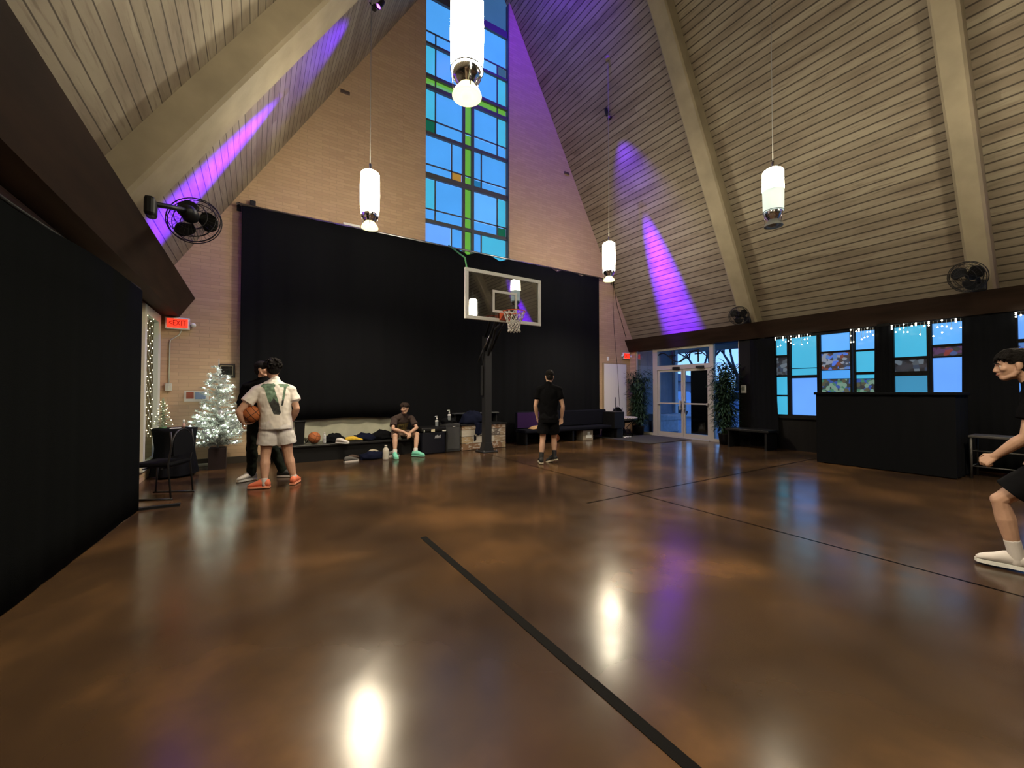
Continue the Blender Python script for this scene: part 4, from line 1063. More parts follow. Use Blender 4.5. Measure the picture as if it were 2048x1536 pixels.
sw = mat('sneaker_white', (.62, .58, .56), .7); sg = mat('sneaker_grey', (.10, .095, .09), .8); sbk = mat('sneaker_black', (.012, .012, .013), .7); sy_ = mat('sneaker_yellow', (.62, .40, .02), .6); sbr = mat('sneaker_brown', (.065, .04, .03), .8)
stan = mat('sneaker_cream', (.45, .40, .31), .7)
shoe((1.44, 9.06, .346), -2.4, sw, M['white'], 'white low sneaker on bench beside black clothes')
shoe((1.62, 9.12, .346), -1.25, sy_, sbk, 'yellow and black sneaker on bench, left one of the pair', group='yellow sneakers on the bench')
shoe((1.70, 9.22, .346), -1.9, sy_, sbk, 'yellow and black sneaker on bench, right one of the pair', group='yellow sneakers on the bench')
shoe((1.52, 8.66, 0), -1.32, sg, sw, 'grey sneaker with white sole on floor before bench')
shoe((1.63, 8.84, 0), -1.1, sbr, sbk, 'dark brown sneaker on floor behind the grey sneaker')
shoe((2.03, 8.88, .09), -1.0, stan, stan, 'cream sneaker lying tilted on the navy bag', roll=.5)
lump('gym_bag', (2.10, 8.80, 0), (.24, .14, .12), navy, 'navy gym bag lying on floor in front of bench', 'bag', 21, .25)
shoe((2.66, 8.93, 0), 1.3, sw, M['white'], 'white sneaker on floor behind the seated man, between his feet')
shoe((2.42, 8.90, 0), -1.4, sg, sw, 'grey-white sneaker on floor behind the white bottle')
bottle((2.31, 8.55, 0), 'large white squeeze bottle standing on floor by seated man', .30, .062, mat('bottle_cream', (.55, .51, .45), .5), mat('bottle_cream_cap', (.5, .46, .40), .5))

# trash cube / cooler, grey speaker, plank chest
r = thing('cooler_box', 'square black cooler box with stickers right of seated man', 'cooler', (3.43, 8.98, 0))
b = MB(); b.rbox((3.16, 8.74, 0), (3.72, 9.22, .50), .03); b.build('body', mat('dark_navy_plastic', (.006, .0065, .013), .6, spec=.25), r)
b = MB(); b.rbox((3.14, 8.72, .50), (3.74, 9.24, .60), .03); b.build('lid', M['black'], r)
b = MB(); b.rbox((3.36, 8.705, .50), (3.45, 8.72, .56), .01); b.build('sticker', mat('sticker_cream', (.62, .58, .42), .6), r)
b = MB(); b.rbox((3.19, 8.708, .50), (3.21, 8.72, .55), .004); b.build('sticker', M['white'], r)
b = MB(); b.box((3.63, 8.714, .505), (3.72, 8.72, .53)); b.build('sticker', M['white'], r)
b = MB()
for i, (x, hh) in enumerate(((3.46, .045), (3.495, .055), (3.53, .04), (3.565, .052))): b.prism([(x, .37), (x + .028, .37), (x + .038, .37 + hh), (x + .01, .37 + hh)], 'y', 8.732, 8.742)
b.box((3.45, 8.732, .355), (3.60, 8.741, .365)); b.build('logo_print', mat('pale_print', (.35, .36, .4), .6), r)
def pump(c, label):
    r = thing('pump_bottle', label, 'bottle', c, 'pump bottles')
    b = MB(); b.lathe([(0, 0), (.036, 0), (.038, .01), (.038, .11), (.03, .14), (.014, .155), (.014, .165)], c, 16); b.build('body', mat('clear_gel', (.20, .22, .24), .1, spec=.8), r)
    b = MB(); b.lathe([(.033, .10), (.0385, .11), (.0385, .13), (.031, .143)], c, 16); b.build('label', M['white'], r)
    c = V(c); b = MB(); b.cyl(c + V((0, 0, .16)), c + V((0, 0, .20)), .016, n=10); b.cyl(c + V((0, 0, .20)), c + V((0, 0, .235)), .006, n=8); b.tube([c + V((.01, 0, .235)), c + V((-.045, -.01, .235)), c + V((-.05, -.01, .225))], .007, 6); b.build('pump', M['white'], r)
pump((3.60, 8.98, .60), 'clear pump bottle standing on the black cooler box')
r = thing('bass_speaker', 'grey box cabinet between the black cooler and plank chest', 'speaker', (3.95, 9.0, 0))
b = MB(); b.rbox((3.77, 8.82, 0), (4.13, 9.2, .66), .02); b.build('cabinet', M['charcoal'], r)
b = MB(); b.rbox((3.80, 8.812, .06), (4.10, 8.822, .57), .004); b.build('grille', mat('grille_grey', (.060, .062, .065), .9, bump=.6, bscale=250), r)
b = MB(); b.box((3.93, 8.805, .585), (3.99, 8.815, .60)); b.build('badge', M['white'], r)
lump('cap_pile', (3.92, 9.02, .66), (.19, .15, .10), blk, 'black cloth heap on top of grey cabinet', 'clothes', 31, .25)
pump((3.88, 8.90, .735), 'clear pump bottle on cloth heap above the grey cabinet')

# plank clad chest with pictures of weathered boards
def mat_planks():
    m, nt, N, L, bs = _nt('weathered_planks')
    tc = N.new('ShaderNodeTexCoord'); sp = N.new('ShaderNodeSeparateXYZ'); L.new(tc.outputs['Object'], sp.inputs[0])
    row = math_node(N, L, 'MULTIPLY', sp.outputs['Z'], 6.2); idx = math_node(N, L, 'FLOOR', row); fr = math_node(N, L, 'FRACT', row)
    wn_ = N.new('ShaderNodeTexWhiteNoise'); wn_.noise_dimensions = '1D'; L.new(idx, wn_.inputs['W'])
    xx = math_node(N, L, 'MULTIPLY_ADD', wn_.outputs['Value'], 3.7, math_node(N, L, 'MULTIPLY', sp.outputs['X'], 1.7))
    cb = N.new('ShaderNodeCombineXYZ'); L.new(idx, cb.inputs[0]); L.new(math_node(N, L, 'FLOOR', xx), cb.inputs[1])
    w2 = N.new('ShaderNodeTexWhiteNoise'); w2.noise_dimensions = '3D'; L.new(cb.outputs[0], w2.inputs['Vector'])
    cr = N.new('ShaderNodeValToRGB'); cr.color_ramp.interpolation = 'CONSTANT'; L.new(w2.outputs['Value'], cr.inputs[0])
    e = cr.color_ramp.elements; e[0].color = (.36, .26, .15, 1); e[1].position = .25; e[1].color = (.20, .11, .06, 1)
    e.new(.45).color = (.46, .42, .36, 1); e.new(.65).color = (.30, .22, .15, 1); e.new(.82).color = (.11, .09, .08, 1)
    mp = N.new('ShaderNodeMapping'); mp.inputs['Scale'].default_value = (4, 4, 11); L.new(tc.outputs['Object'], mp.inputs[0])
    nz = N.new('ShaderNodeTexNoise'); nz.inputs['Scale'].default_value = 2.6; nz.inputs['Detail'].default_value = 6; L.new(mp.outputs[0], nz.inputs['Vector'])
    mr = N.new('ShaderNodeMapRange'); mr.inputs['From Min'].default_value = .52; mr.inputs['From Max'].default_value = .6; L.new(nz.outputs[0], mr.inputs[0])
    col = mix(N, L, math_node(N, L, 'MULTIPLY', mr.outputs[0], .75), cr.outputs[0], (.50, .47, .43))
    col = mix(N, L, math_node(N, L, 'LESS_THAN', fr, .06), col, (.05, .04, .03))
    L.new(col, bs.inputs['Base Color']); bs.inputs['Roughness'].default_value = .8
    return m
r = thing('plank_chest', 'low chest clad in weathered multi-tone wood planks behind the hoop pole', 'chest', (4.8, 9.05, 0))
b = MB(); b.rbox((4.18, 8.84, 0), (5.40, 9.3, .60), .01); b.build('body', mat_planks(), r)
b = MB(); b.rbox((4.15, 8.82, .60), (5.43, 9.32, .625), .006); b.build('lid', M['black'], r)
b = MB(); b.box((4.50, 8.832, .22), (4.515, 8.842, .36)); b.prism([(4.515, .36), (4.56, .31), (4.56, .24), (4.515, .20)], 'y', 8.833, 8.842); b.build('handle_hole', M['black'], r)
lump('draped_jacket', (4.55, 9.05, .626), (.30, .2, .22), navy, 'dark navy jacket piled on plank chest left of hoop pole', 'clothes', 41, .3)
b = MB()
b.grid(lambda u, v: V((4.50 + .22 * u + .06 * v * (1 - 2 * u) * .6 + .02 * sin(v * 5), 8.81 - .015 * sin(u * 9), .64 - .30 * v * (1 - .35 * abs(u - .6)))), 12, 10)
q = b.build('sleeve_scarf', navy); q.modifiers.new('t', 'SOLIDIFY').thickness = .02; tag(q, 'dark sleeve hanging over the front of plank chest', 'clothes')
r = thing('low_table', 'dark metal ledge table behind the plank chest and pole', 'table', (4.9, 9.3, 0))
b = MB(); b.rbox((4.2, 9.34, .84), (5.5, 9.48, .87), .006); b.build('tabletop', mat('dark_steel', (.05, .055, .06), .35), r)
for x in (4.24, 5.42): b = MB(); b.box((x, 9.38, 0), (x + .04, 9.44, .84)); b.build('leg', M['black_metal'], r)

# long dark pew
purple = mat('violet_lit_upholstery', (.034, .014, .070), .95, spec=.1)  # violet light on the pew back, put into the cloth colour
dnavy = mat('blue_black_upholstery', (.0055, .006, .011), .95, spec=.1)
r = thing('church_pew', 'long dark upholstered pew below right half of curtain', 'pew', (7.5, 9.1, 0))
b = MB(); b.rbox((5.98, 9.20, .40), (9.30, 9.32, .86), .03); b.build('backrest', dnavy, r)
b = MB(); b.rbox((5.98, 9.185, .42), (7.0, 9.2, .84), .006); b.build('violet_lit_back', purple, r)  # left end only: the violet-lit stretch of the backrest, painted purple
b = MB(); b.rbox((5.98, 8.78, .30), (9.30, 9.30, .40), .03); b.build('seat', dnavy, r)
for x in (6.0, 7.6, 9.2): b = MB(); b.rbox((x, 8.82, 0), (x + .06, 9.28, .31), .008); b.build('leg', M['black'], r)
b = MB()
b.prism([(6.22, .405), (6.42, .475), (6.72, .495), (7.02, .485), (7.02, .405)], 'y', 8.80, 9.12)
q = b.build('seat_cushion', mat('tan_cushion', (.44, .27, .13), .85)); q.modifiers.new('bv', 'BEVEL').width = .03; tag(q, 'tan wedge cushion lying on left end of the dark pew', 'cushion')
r = thing('storage_cube', 'black box cabinet at the right end of dark pew', 'cabinet', (9.4, 8.95, 0))
b = MB(); b.rbox((9.10, 8.66, .30), (9.52, 9.14, .80), .012); b.build('body', M['black'], r)
b = MB(); b.rbox((9.24, 8.70, 0), (9.50, 9.1, .30), .01); b.build('plinth', M['black'], r)
r = thing('tan_carton', 'small tan box with white label under right end of pew', 'box', (8.2, 8.9, 0))
b = MB(); b.rbox((8.02, 8.86, 0), (8.42, 9.15, .29), .008); b.build('carton', mat('carton_tan', (.30, .25, .19), .85), r)
b = MB(); b.box((8.14, 8.855, .06), (8.36, 8.862, .15)); b.box((8.20, 8.855, .15), (8.30, 8.862, .24)); b.build('label', M['white'], r)
r = thing('crumpled_paper', 'white paper scrap on the floor in front of zebra stool', 'paper', (9.6, 8.7, 0))
b = MB()
b.grid(lambda u, v: V((9.5 + .28 * u, 8.62 + .13 * v, .014 + .02 * abs(sin(u * 7 + v * 3)))), 8, 5); b.build('sheet', M['white'], r)

# whiteboard, stool, broom
r = thing('whiteboard', 'portrait whiteboard leaning on brick wall left of the corner plant', 'whiteboard', (10.2, 9.66, .5))
b = MB(); b.rbox((9.62, 9.64, .52), (10.72, 9.69, 2.36), .008); b.build('frame', mat('tan_wood_frame', (.30, .22, .13), .6), r)
b = MB(); b.box((9.66, 9.63, .56), (10.70, 9.645, 2.33)); b.build('board', mat('whiteboard_surface', (.70, .68, .72), .3), r)
r = thing('papasan_stool', 'round stool with zebra striped cushion below the whiteboard', 'stool', (9.9, 9.02, 0))
zeb = bpy.data.materials.new('zebra_cloth'); zeb.use_nodes = True
zN = zeb.node_tree.nodes; zL = zeb.node_tree.links
zw = zN.new('ShaderNodeTexWave'); zw.inputs['Scale'].default_value = 7; zw.inputs['Distortion'].default_value = 5; zw.inputs['Detail'].default_value = 2
zr = zN.new('ShaderNodeValToRGB'); zr.color_ramp.interpolation = 'CONSTANT'; zr.color_ramp.elements[0].color = (.03, .028, .03, 1); zr.color_ramp.elements[1].position = .45; zr.color_ramp.elements[1].color = (.62, .58, .55, 1)
zt_ = zN.new('ShaderNodeTexCoord'); zL.new(zt_.outputs['Object'], zw.inputs[0]); zL.new(zw.outputs[0], zr.inputs[0]); zL.new(zr.outputs[0], zN['Principled BSDF'].inputs['Base Color']); zN['Principled BSDF'].inputs['Roughness'].default_value = .9
b = MB(); b.lathe([(0, .50), (.15, .49), (.34, .545), (.41, .57), (.42, .60), (.36, .62), (.2, .60), (0, .585)], (9.9, 9.02, 0), 32); b.build('cushion', zeb, r)
b = MB(); b.tube([(9.9 + .40 * cos(a), 9.02 + .40 * sin(a), .55) for a in [2 * pi * q / 28 for q in range(28)]], .014, 6, closed=True); b.build('hoop', M['black_metal'], r)
for a in (.6, 2.2, 3.8, 5.4): b = MB(); b.tube([(9.9 + .30 * cos(a), 9.02 + .30 * sin(a), .52), (9.9 - .0 * cos(a) + .08 * cos(a), 9.02 + .08 * sin(a), .28), (9.9 + .30 * cos(a + .5), 9.02 + .30 * sin(a + .5), .012)], .012, 6); b.build('leg', M['black_metal'], r)
r = thing('floor_broom', 'black handled broom leaning on the whiteboard', 'broom', (9.75, 9.2, 0))
b = MB(); b.cyl((9.70, 9.1, .1), (10.12, 9.6, 1.22), .014, n=8); b.build('handle', M['black'], r)
b = MB(); b.prism([(-.04, 0), (.04, 0), (.025, .12), (-.025, .12)], 'x', -.14, .14); b.v = [q + V((9.69, 9.09, 0)) for q in b.v]; b.build('brush_head', M['black'], r)

# ------------------------------------------------------------------ BAMBOO PLANTS
leafm = mat('bamboo_leaf', (.016, .040, .020), .7, spec=.25, var=.5, scale=6); caneM = mat('bamboo_cane', (.10, .15, .05), .5)
def bamboo(x, y, h, rad, n, label, seed):
    rnd = random.Random(seed)
    r = thing('potted_bamboo', label, 'plant', (x, y, 0), 'potted bamboo plants by the glass doors')
    b = MB(); b.lathe([(0, 0), (.15, 0), (.19, .28), (.20, .30), (.175, .30), (.16, .26), (0, .26)], (x, y, 0), 24); b.build('pot', M['black'], r)
    c_ = MB(); l_ = MB()
    for i in range(n):
        a = rnd.uniform(0, 2 * pi); rr = rnd.uniform(0, .09)
        p = V((x + rr * cos(a), y + rr * sin(a), .26)); top = V((x + rad * rnd.uniform(-.6, .6), y + rad * rnd.uniform(-.6, .6), h * rnd.uniform(.75, 1)))
        pts = [p.lerp(top, t) + V((.02 * sin(t * 5 + i), .02 * cos(t * 4 + i), 0)) for t in [q / 8 for q in range(9)]]
        c_.tube(pts, [.011 - .0008 * q for q in range(9)], 6)
        for j in range(80):
            t = .10 + .90 * j / 80; q = p.lerp(top, t)
            a2 = rnd.uniform(0, 2 * pi); d = V((cos(a2), sin(a2), rnd.uniform(-.2, .8))).normalized()
            tip = q + d * rad * rnd.uniform(.3, .8)
            for k_ in range(3):
                dd = (d + V((rnd.uniform(-.7, .7), rnd.uniform(-.7, .7), rnd.uniform(-.9, .3)))).normalized(); s_ = q.lerp(tip, .4 + .3 * k_); l = rnd.uniform(.12, .24)
                sd = dd.cross(V((0, 0, 1)))
                if sd.length < .1: sd = V((1, 0, 0))
                sd = sd.normalized() * .017; md = s_ + dd * l * .45; nn_ = dd.cross(sd).normalized() * .003
                l_.add([s_, md + sd + nn_, s_ + dd * l + V((0, 0, -.03)), md - sd + nn_, md - nn_], [(0, 1, 4), (1, 2, 4), (2, 3, 4), (3, 0, 4)])
    l_.v = [V((min(q.x, 10.93), min(q.y, 9.68), q.z)) for q in l_.v]
    c_.build('cane', caneM, r, weld=False); l_.build('foliage', leafm, r, weld=False)
bamboo(10.62, 9.06, 2.12, .33, 12, 'potted bamboo in the brick corner left of glass doors', 5)
bamboo(10.66, 6.16, 2.2, .33, 15, 'potted bamboo right of glass doors by the dark wall', 8)

# ------------------------------------------------------------------ RIGHT SIDE DARK THINGS
def drape(y0t, y1t, y0b, y1b, zt, zb, x, label, n=6):
    def f(u, v):
        y = (y0t + (y1t - y0t) * u) * (1 - v) + (y0b + (y1b - y0b) * u) * v
        return V((x + .008 * sin(u * 2 * pi * n), y, zt + (zb - zt) * v))
    b = MB(); b.grid(f, 14 * n, 8); q = b.build('window_drape', M['black_cloth'], weld=False); q.modifiers.new('t', 'SOLIDIFY').thickness = .006
    return tag(q, label, 'curtain', 'black window drapes')
drape(5.62, 5.05, 5.62, 4.93, 2.74, .05, 10.87, 'black window drape between thermostat and first leaded window', 5)
drape(3.09, 2.84, 3.13, 2.82, 2.74, .05, 10.83, 'narrow black window drape between the two middle leaded windows', 3)
drape(1.86, 1.26, 1.90, 1.18, 2.74, .05, 10.84, 'black window drape near right edge behind walking person', 5)
def icicle(y0, y1, label, n, seed):
    rnd = random.Random(seed); r = thing('string_lights', label, 'string lights', (10.8, (y0 + y1) / 2, 2.74), 'window string lights')
    b = MB(); b.tube([(10.80, y0, 2.75), (10.80, y1, 2.75)], .012, 6); b.build('rail', M['black_metal'], r)
    w_ = MB(); me = None
    for i in range(n):
        yy = y0 + (y1 - y0) * (i + .5) / n; dp = .05 + .24 * rnd.random() ** 1.5
        w_.tube([(10.79, yy, 2.74), (10.79, yy, 2.74 - dp)], .0025, 4)
        for z in ([2.74 - dp] if i % 3 else [2.73, 2.74 - dp * .5, 2.74 - dp]):
            if me is None: bb = MB(); bb.ball((0, 0, 0), .013, 8, 6); o = bb.build('light_bulb', M['bulb_white'], r, local=True); me = o.data
            else: o = bpy.data.objects.new('light_bulb', me); COL.objects.link(o); o.parent = r
            o.location = V((-.01, yy - (y0 + y1) / 2, z - 2.74))
    w_.build('wire', M['white'], r)
icicle(5.0, 4.2, 'string lights along top left of the first leaded window', 14, 1)
icicle(3.5, 3.08, 'string lights on right top of the first leaded window', 9, 2)
icicle(2.84, 1.84, 'string lights along top of leaded window behind draped cabinet', 17, 3)
icicle(1.26, .95, 'string lights on window at the far right edge', 6, 4)
r = thing('low_bench', 'low dark bench on floor below the thermostat', 'bench', (10.6, 5.6, 0))
b = MB(); b.rbox((10.25, 4.9, .42), (10.78, 5.95, .48), .01); b.build('bench_top', M['black'], r)
for y in (4.95, 5.85): b = MB(); b.box((10.28, y, 0), (10.76, y + .05, .42)); b.build('leg', M['black'], r)
r = thing('draped_cabinet', 'large cabinet under black cloth in front of the side windows', 'cabinet', (9.75, 2.65, 0))
b = MB(); b.rbox((9.55, 1.78, .05), (10.25, 3.58, 1.34), .02); b.build('cabinet_body', M['black'], r)
def dc(u, v):
    a = u * 4; i = int(min(a, 3.999)); q = a - i
    P = [(9.5, 1.72), (9.5, 3.64), (10.3, 3.64), (10.3, 1.72), (9.5, 1.72)]
    x = P[i][0] * (1 - q) + P[i + 1][0] * q; y = P[i][1] * (1 - q) + P[i + 1][1] * q
    k_ = .004 + .010 * v; nx, ny = [(-1, 0), (0, 1), (1, 0), (0, -1)][i]
    d = k_ * sin(q * (44 if i % 2 == 0 else 20)) * min(1, 6 * q, 6 * (1 - q))
    return V((x + nx * d, y + ny * d, 1.37 - 1.355 * v))
b = MB(); b.grid(dc, 200, 6); b.rbox((9.47, 1.69, 1.345), (10.33, 3.67, 1.395), .012); b.build('cloth_cover', M['black_cloth'], r, weld=False)
r = thing('metal_frame_chair', 'grey metal framed bar chair behind the walking person', 'chair', (10.05, 1.3, 0))
gm_ = mat('dull_grey_frame', (.055, .052, .05), .5)
for (x, y) in ((9.85, 1.62), (10.25, 1.62), (9.85, .98), (10.25, .98)): b = MB(); b.cyl((x, y, 0), (x, y, .68), .016, n=8); b.build('leg', gm_, r)
b = MB(); b.rbox((9.82, .95, .66), (10.28, 1.65, .70), .01); b.build('seat', gm_, r)
b = MB(); b.tube([(9.85, 1.62, .45), (9.85, .98, .45)], .011, 6); b.tube([(9.85, 1.62, .2), (9.85, .98, .2)], .011, 6); b.tube([(9.85, 1.62, .2), (10.25, 1.62, .2)], .011, 6); b.build('stretcher', gm_, r)
# ------------------------------------------------------------------ PEOPLE
UP = V((0, 0, 1))
class Blob(MB):
    def chain(s, pts, rad, n=12):
        s.tube(pts, list(rad), n)
        for p, r in zip(pts, rad): s.ball(p, r, n, 8)
        return s
    def loft(s, secs, n=24, power=2.4):
        rings = []
        for c, rx, fy in secs:
            ring = []
            for i in range(n):
                a = 2 * pi * i / n; ca, sa = cos(a), sin(a)
                e = 2.0 / power
                ring.append(V(c) + V(rx) * (abs(ca) ** e * (1 if ca >= 0 else -1)) + V(fy) * (abs(sa) ** e * (1 if sa >= 0 else -1)))
            rings.append(ring)
        vs = [q for r_ in rings for q in r_]; fs = []
        for j in range(len(rings) - 1):
            for i in range(n): fs.append((j * n + i, j * n + (i + 1) % n, (j + 1) * n + (i + 1) % n, (j + 1) * n + i))
        fs.append(list(range(n))[::-1]); fs.append([(len(rings) - 1) * n + i for i in range(n)])
        return s.add(vs, fs, 0, True)
    def fuse(s, name, m, parent, voxel=.007, smooth=3, noise_amp=0.0, noise_freq=30.0, seed=0.0):
        o = s.build('fuse_tmp', m, None)
        md = o.modifiers.new('r', 'REMESH'); md.mode = 'VOXEL'; md.voxel_size = voxel; md.adaptivity = 0
        ms = o.modifiers.new('s', 'SMOOTH'); ms.factor = .5; ms.iterations = smooth
        dg = bpy.context.evaluated_depsgraph_get()
        me = bpy.data.meshes.new_from_object(o.evaluated_get(dg)); old = o.data
        bpy.data.objects.remove(o); bpy.data.meshes.remove(old)
        if noise_amp:
            nm = [v_.normal.copy() for v_ in me.vertices]
            for v_, n_ in zip(me.vertices, nm):
                v_.co += n_ * noise_amp * (mnoise.noise(v_.co * noise_freq + V((seed, 0, 0))) + .5 * mnoise.noise(v_.co * noise_freq * 2.3))
        off = wloc(parent)
        for v_ in me.vertices: v_.co -= off
        me.polygons.foreach_set('use_smooth', [True] * len(me.polygons))
        me.materials.clear(); me.materials.append(m); me.name = name
        o = bpy.data.objects.new(name, me); COL.objects.link(o); o.parent = parent
        return o

def hand(b, wrist, d, palm, thumb, curl=(.35, .5, .4), spread=.02, sc=1.0):
    """fingers run along d, palm faces `palm`, thumb leaves on the `thumb` side"""
    wrist = V(wrist); d = V(d).normalized(); palm = V(palm); palm = (palm - d * palm.dot(d)).normalized(); th = d.cross(palm)
    if th.dot(V(thumb)) < 0: th = -th
    L = [.070, .079, .074, .058]; bases = []
    for i in range(4):
        base = wrist + d * (.088 - .006 * abs(i - 1)) * sc + th * (.030 - .0205 * i) * sc
        bases.append(base)
        b.chain([wrist + th * (.014 - .009 * i) * sc + d * .005, base], [.017 * sc, .0125 * sc], 8)
        dd = d + th * (spread * (1.5 - i)); p = base; ang = 0; pts = [p]
        for k_, fr in enumerate((.45, .31, .24)):
            ang += curl[k_] * (1 + .12 * i)
            v_ = dd.normalized() * cos(ang) + palm * sin(ang)
            p = p + v_ * L[i] * fr * sc; pts.append(p)
        b.chain(pts, [.0092 * sc, .0086 * sc, .0080 * sc, .0070 * sc], 8)
    p0 = wrist + d * .022 * sc + th * .024 * sc
    v1 = (d * .65 + th * .75 + palm * .35).normalized(); v2 = (d * .95 + th * .15 + palm * .55).normalized()
    b.chain([p0, p0 + v1 * .042 * sc, p0 + v1 * .042 * sc + v2 * .030 * sc, p0 + v1 * .042 * sc + v2 * .054 * sc], [.016 * sc, .012 * sc, .0105 * sc, .0085 * sc], 8)
    return b

def head(b, c, f, tilt=0.0, s=1.0):
    """c = middle of the head, f = facing direction"""
    f = V(f).normalized(); r = f.cross(UP).normalized(); u = r.cross(f).normalized()
    Rm = Matrix((r, f, u)).transposed()
    T = lambda x, y, z: V(c) + (r * x + f * y + u * z) * s
    def el(x, y, z, rx, ry, rz): b.ball(T(x, y, z), (rx * s, ry * s, rz * s), 18, 12, rot=Rm)
    el(0, -.012, .034, .077, .098, .086); el(0, .020, -.012, .066, .074, .095)
    el(0, .052, -.088, .036, .036, .028)
    for sx in (-1, 1):
        b.chain([T(.060 * sx, -.005, -.045), T(.050 * sx, .02, -.078), T(.018 * sx, .064, -.095)], [.018 * s, .017 * s, .018 * s], 8)
        el(.042 * sx, .062, -.022, .022, .022, .022)                       # cheek
        el(.079 * sx, -.012, -.008, .010, .021, .032); el(.077 * sx, -.004, -.030, .009, .012, .013)   # ear
        b.chain([T(.018 * sx, .088, .022), T(.044 * sx, .076, .022)], [.010 * s, .009 * s], 8)          # brow ridge
        el(.012 * sx, .094, -.036, .010, .011, .008)                       # nostril
    b.chain([T(0, .088, .018), T(0, .098, -.010), T(0, .105, -.030)], [.009 * s, .010 * s, .0125 * s], 8)
    b.chain([T(-.017, .083, -.058), T(0, .092, -.056), T(.017, .083, -.058)], [.006 * s, .0085 * s, .006 * s], 8)
    b.chain([T(-.014, .082, -.069), T(0, .090, -.070), T(.014, .082, -.069)], [.006 * s, .0085 * s, .006 * s], 8)
    return T, Rm, r, f, u

def face_parts(T, Rm, s, parent, brow=True):
    for sx in (-1, 1):
        e = MB(); e.ball(T(.031 * sx, .0735, .000), .0122 * s, 14, 10); ey = e.build('eye', M['eye_white'], parent)
        e = MB(); e.ball(T(.031 * sx, .0828, .000), (.0058 * s, .0042 * s, .0058 * s), 10, 8, rot=Rm); e.build('iris', M['iris'], ey)
        if brow:
            e = MB(); e.tube([T(.014 * sx, .100, .024), T(.030 * sx, .096, .029), T(.047 * sx, .083, .024)], [.004 * s, .0045 * s, .003 * s], 6); e.build('eyebrow', M['hair'], parent)
M['eye_white'] = mat('eye_white', (.55, .52, .48), .3); M['iris'] = mat('iris_brown', (.02, .012, .008), .2)
M['lips'] = mat('lip', (.36, .12, .10), .5)

def torso(b, J, g, infl=0.0, top='neck', bottom=None, sh_drop=0.0):
    hr = (J['hipR'] - J['hipL']).normalized(); sr = (J['shR'] - J['shL']).normalized()
    pel, wa, ch, sc, nk = J['pelvis'], J['waist'], J['chest'], J['shc'], J['neck']
    def sec(c, r, up, w_, d): 
        f = up.cross(r).normalized(); return (c, r * (w_ * g + infl), f * (d * g + infl))
    mr = (hr + sr).normalized(); up = (nk - pel).normalized()
    out = []
    if bottom is not None:
        out.append(sec(bottom, hr, UP, .168, .118))
    out += [sec(pel, hr, up, .165, .118), sec(wa, mr, up, .150, .112), sec(ch, sr, up, .172, .120), sec(ch.lerp(sc - up * .06, .6), sr, up, .172, .112), sec(sc - up * .055, sr, up, .155, .098), sec(sc - up * .005, sr, up, .125, .080), sec(sc + up * .03, sr, up, .085, .062)]
    b.loft(out, 28, 2.15)
    # shoulder girdle
    b.chain([J['shL'] + up * .0, sc + up * .015, J['shR']], [.054 * g + infl, .066 * g + infl, .054 * g + infl], 12)
    b.chain([sc - up * .03, nk], [.085 * g + infl, .062 + infl * .5], 12)
    b.chain([J['shL'].lerp(sc, .25), nk - up * .01, J['shR'].lerp(sc, .25)], [.05 * g + infl, .052 + infl * .6, .05 * g + infl], 10)

def limb_arm(b, sh, el, wr, g, infl=0.0, frac=None):
    if frac is None:
        b.chain([sh, sh.lerp(el, .35), sh.lerp(el, .7), el, el.lerp(wr, .28), el.lerp(wr, .65), wr], [.050 * g, .049 * g, .043 * g, .039 * g, .043 * g, .035 * g, .026])
    else:
        e = sh.lerp(el, frac); b.chain([sh, sh.lerp(e, .5), sh.lerp(e, .75)], [.053 * g + infl, .056 * g + infl, .057 * g + infl])
        d = (el - sh).normalized()
        b.cyl(sh.lerp(e, .1), e, .054 * g + infl, .060 * g + infl * 1.2, 20)
def limb_leg(b, hp, kn, an, g):
    bk = V((0, 0, 0))
    b.chain([hp, hp.lerp(kn, .4), hp.lerp(kn, .8), kn, kn.lerp(an, .15), kn.lerp(an, .33), kn.lerp(an, .6), kn.lerp(an, .85), an], [.088 * g, .080 * g, .060 * g, .056 * g, .053 * g, .058 * g, .048 * g, .037 * g, .036 * g])

def shoe_on(root, an, toe, mu, ms, sock=None, sock_h=.10, L=.29, knee=None, lift=0.0):
    toe = V(toe).normalized(); an = V(an)
    flat = V((toe.x, toe.y, 0)).normalized(); side = flat.cross(UP).normalized(); up = side.cross(toe).normalized()
    base = V((an.x, an.y, an.z - .085)) - toe * .075
    Rm = Matrix((side, toe, up)).transposed()
    u_, s_ = shoe_mesh(L, .104, .118)
    for mb in (u_, s_): mb.v = [base + Rm @ q for q in mb.v]
    o = u_.build('shoe', [mu, ms], root); s_.build('sole', ms, o)
    if sock is not None:
        d = ((knee if knee is not None else an + UP) - an).normalized()
        b = Blob(); b.chain([an - UP * .03, an, an + d * sock_h * .6], [.043, .044, .046]); b.cyl(an, an + d * sock_h, .045, .047, 16); b.fuse('sock', sock, root, .006, 2)

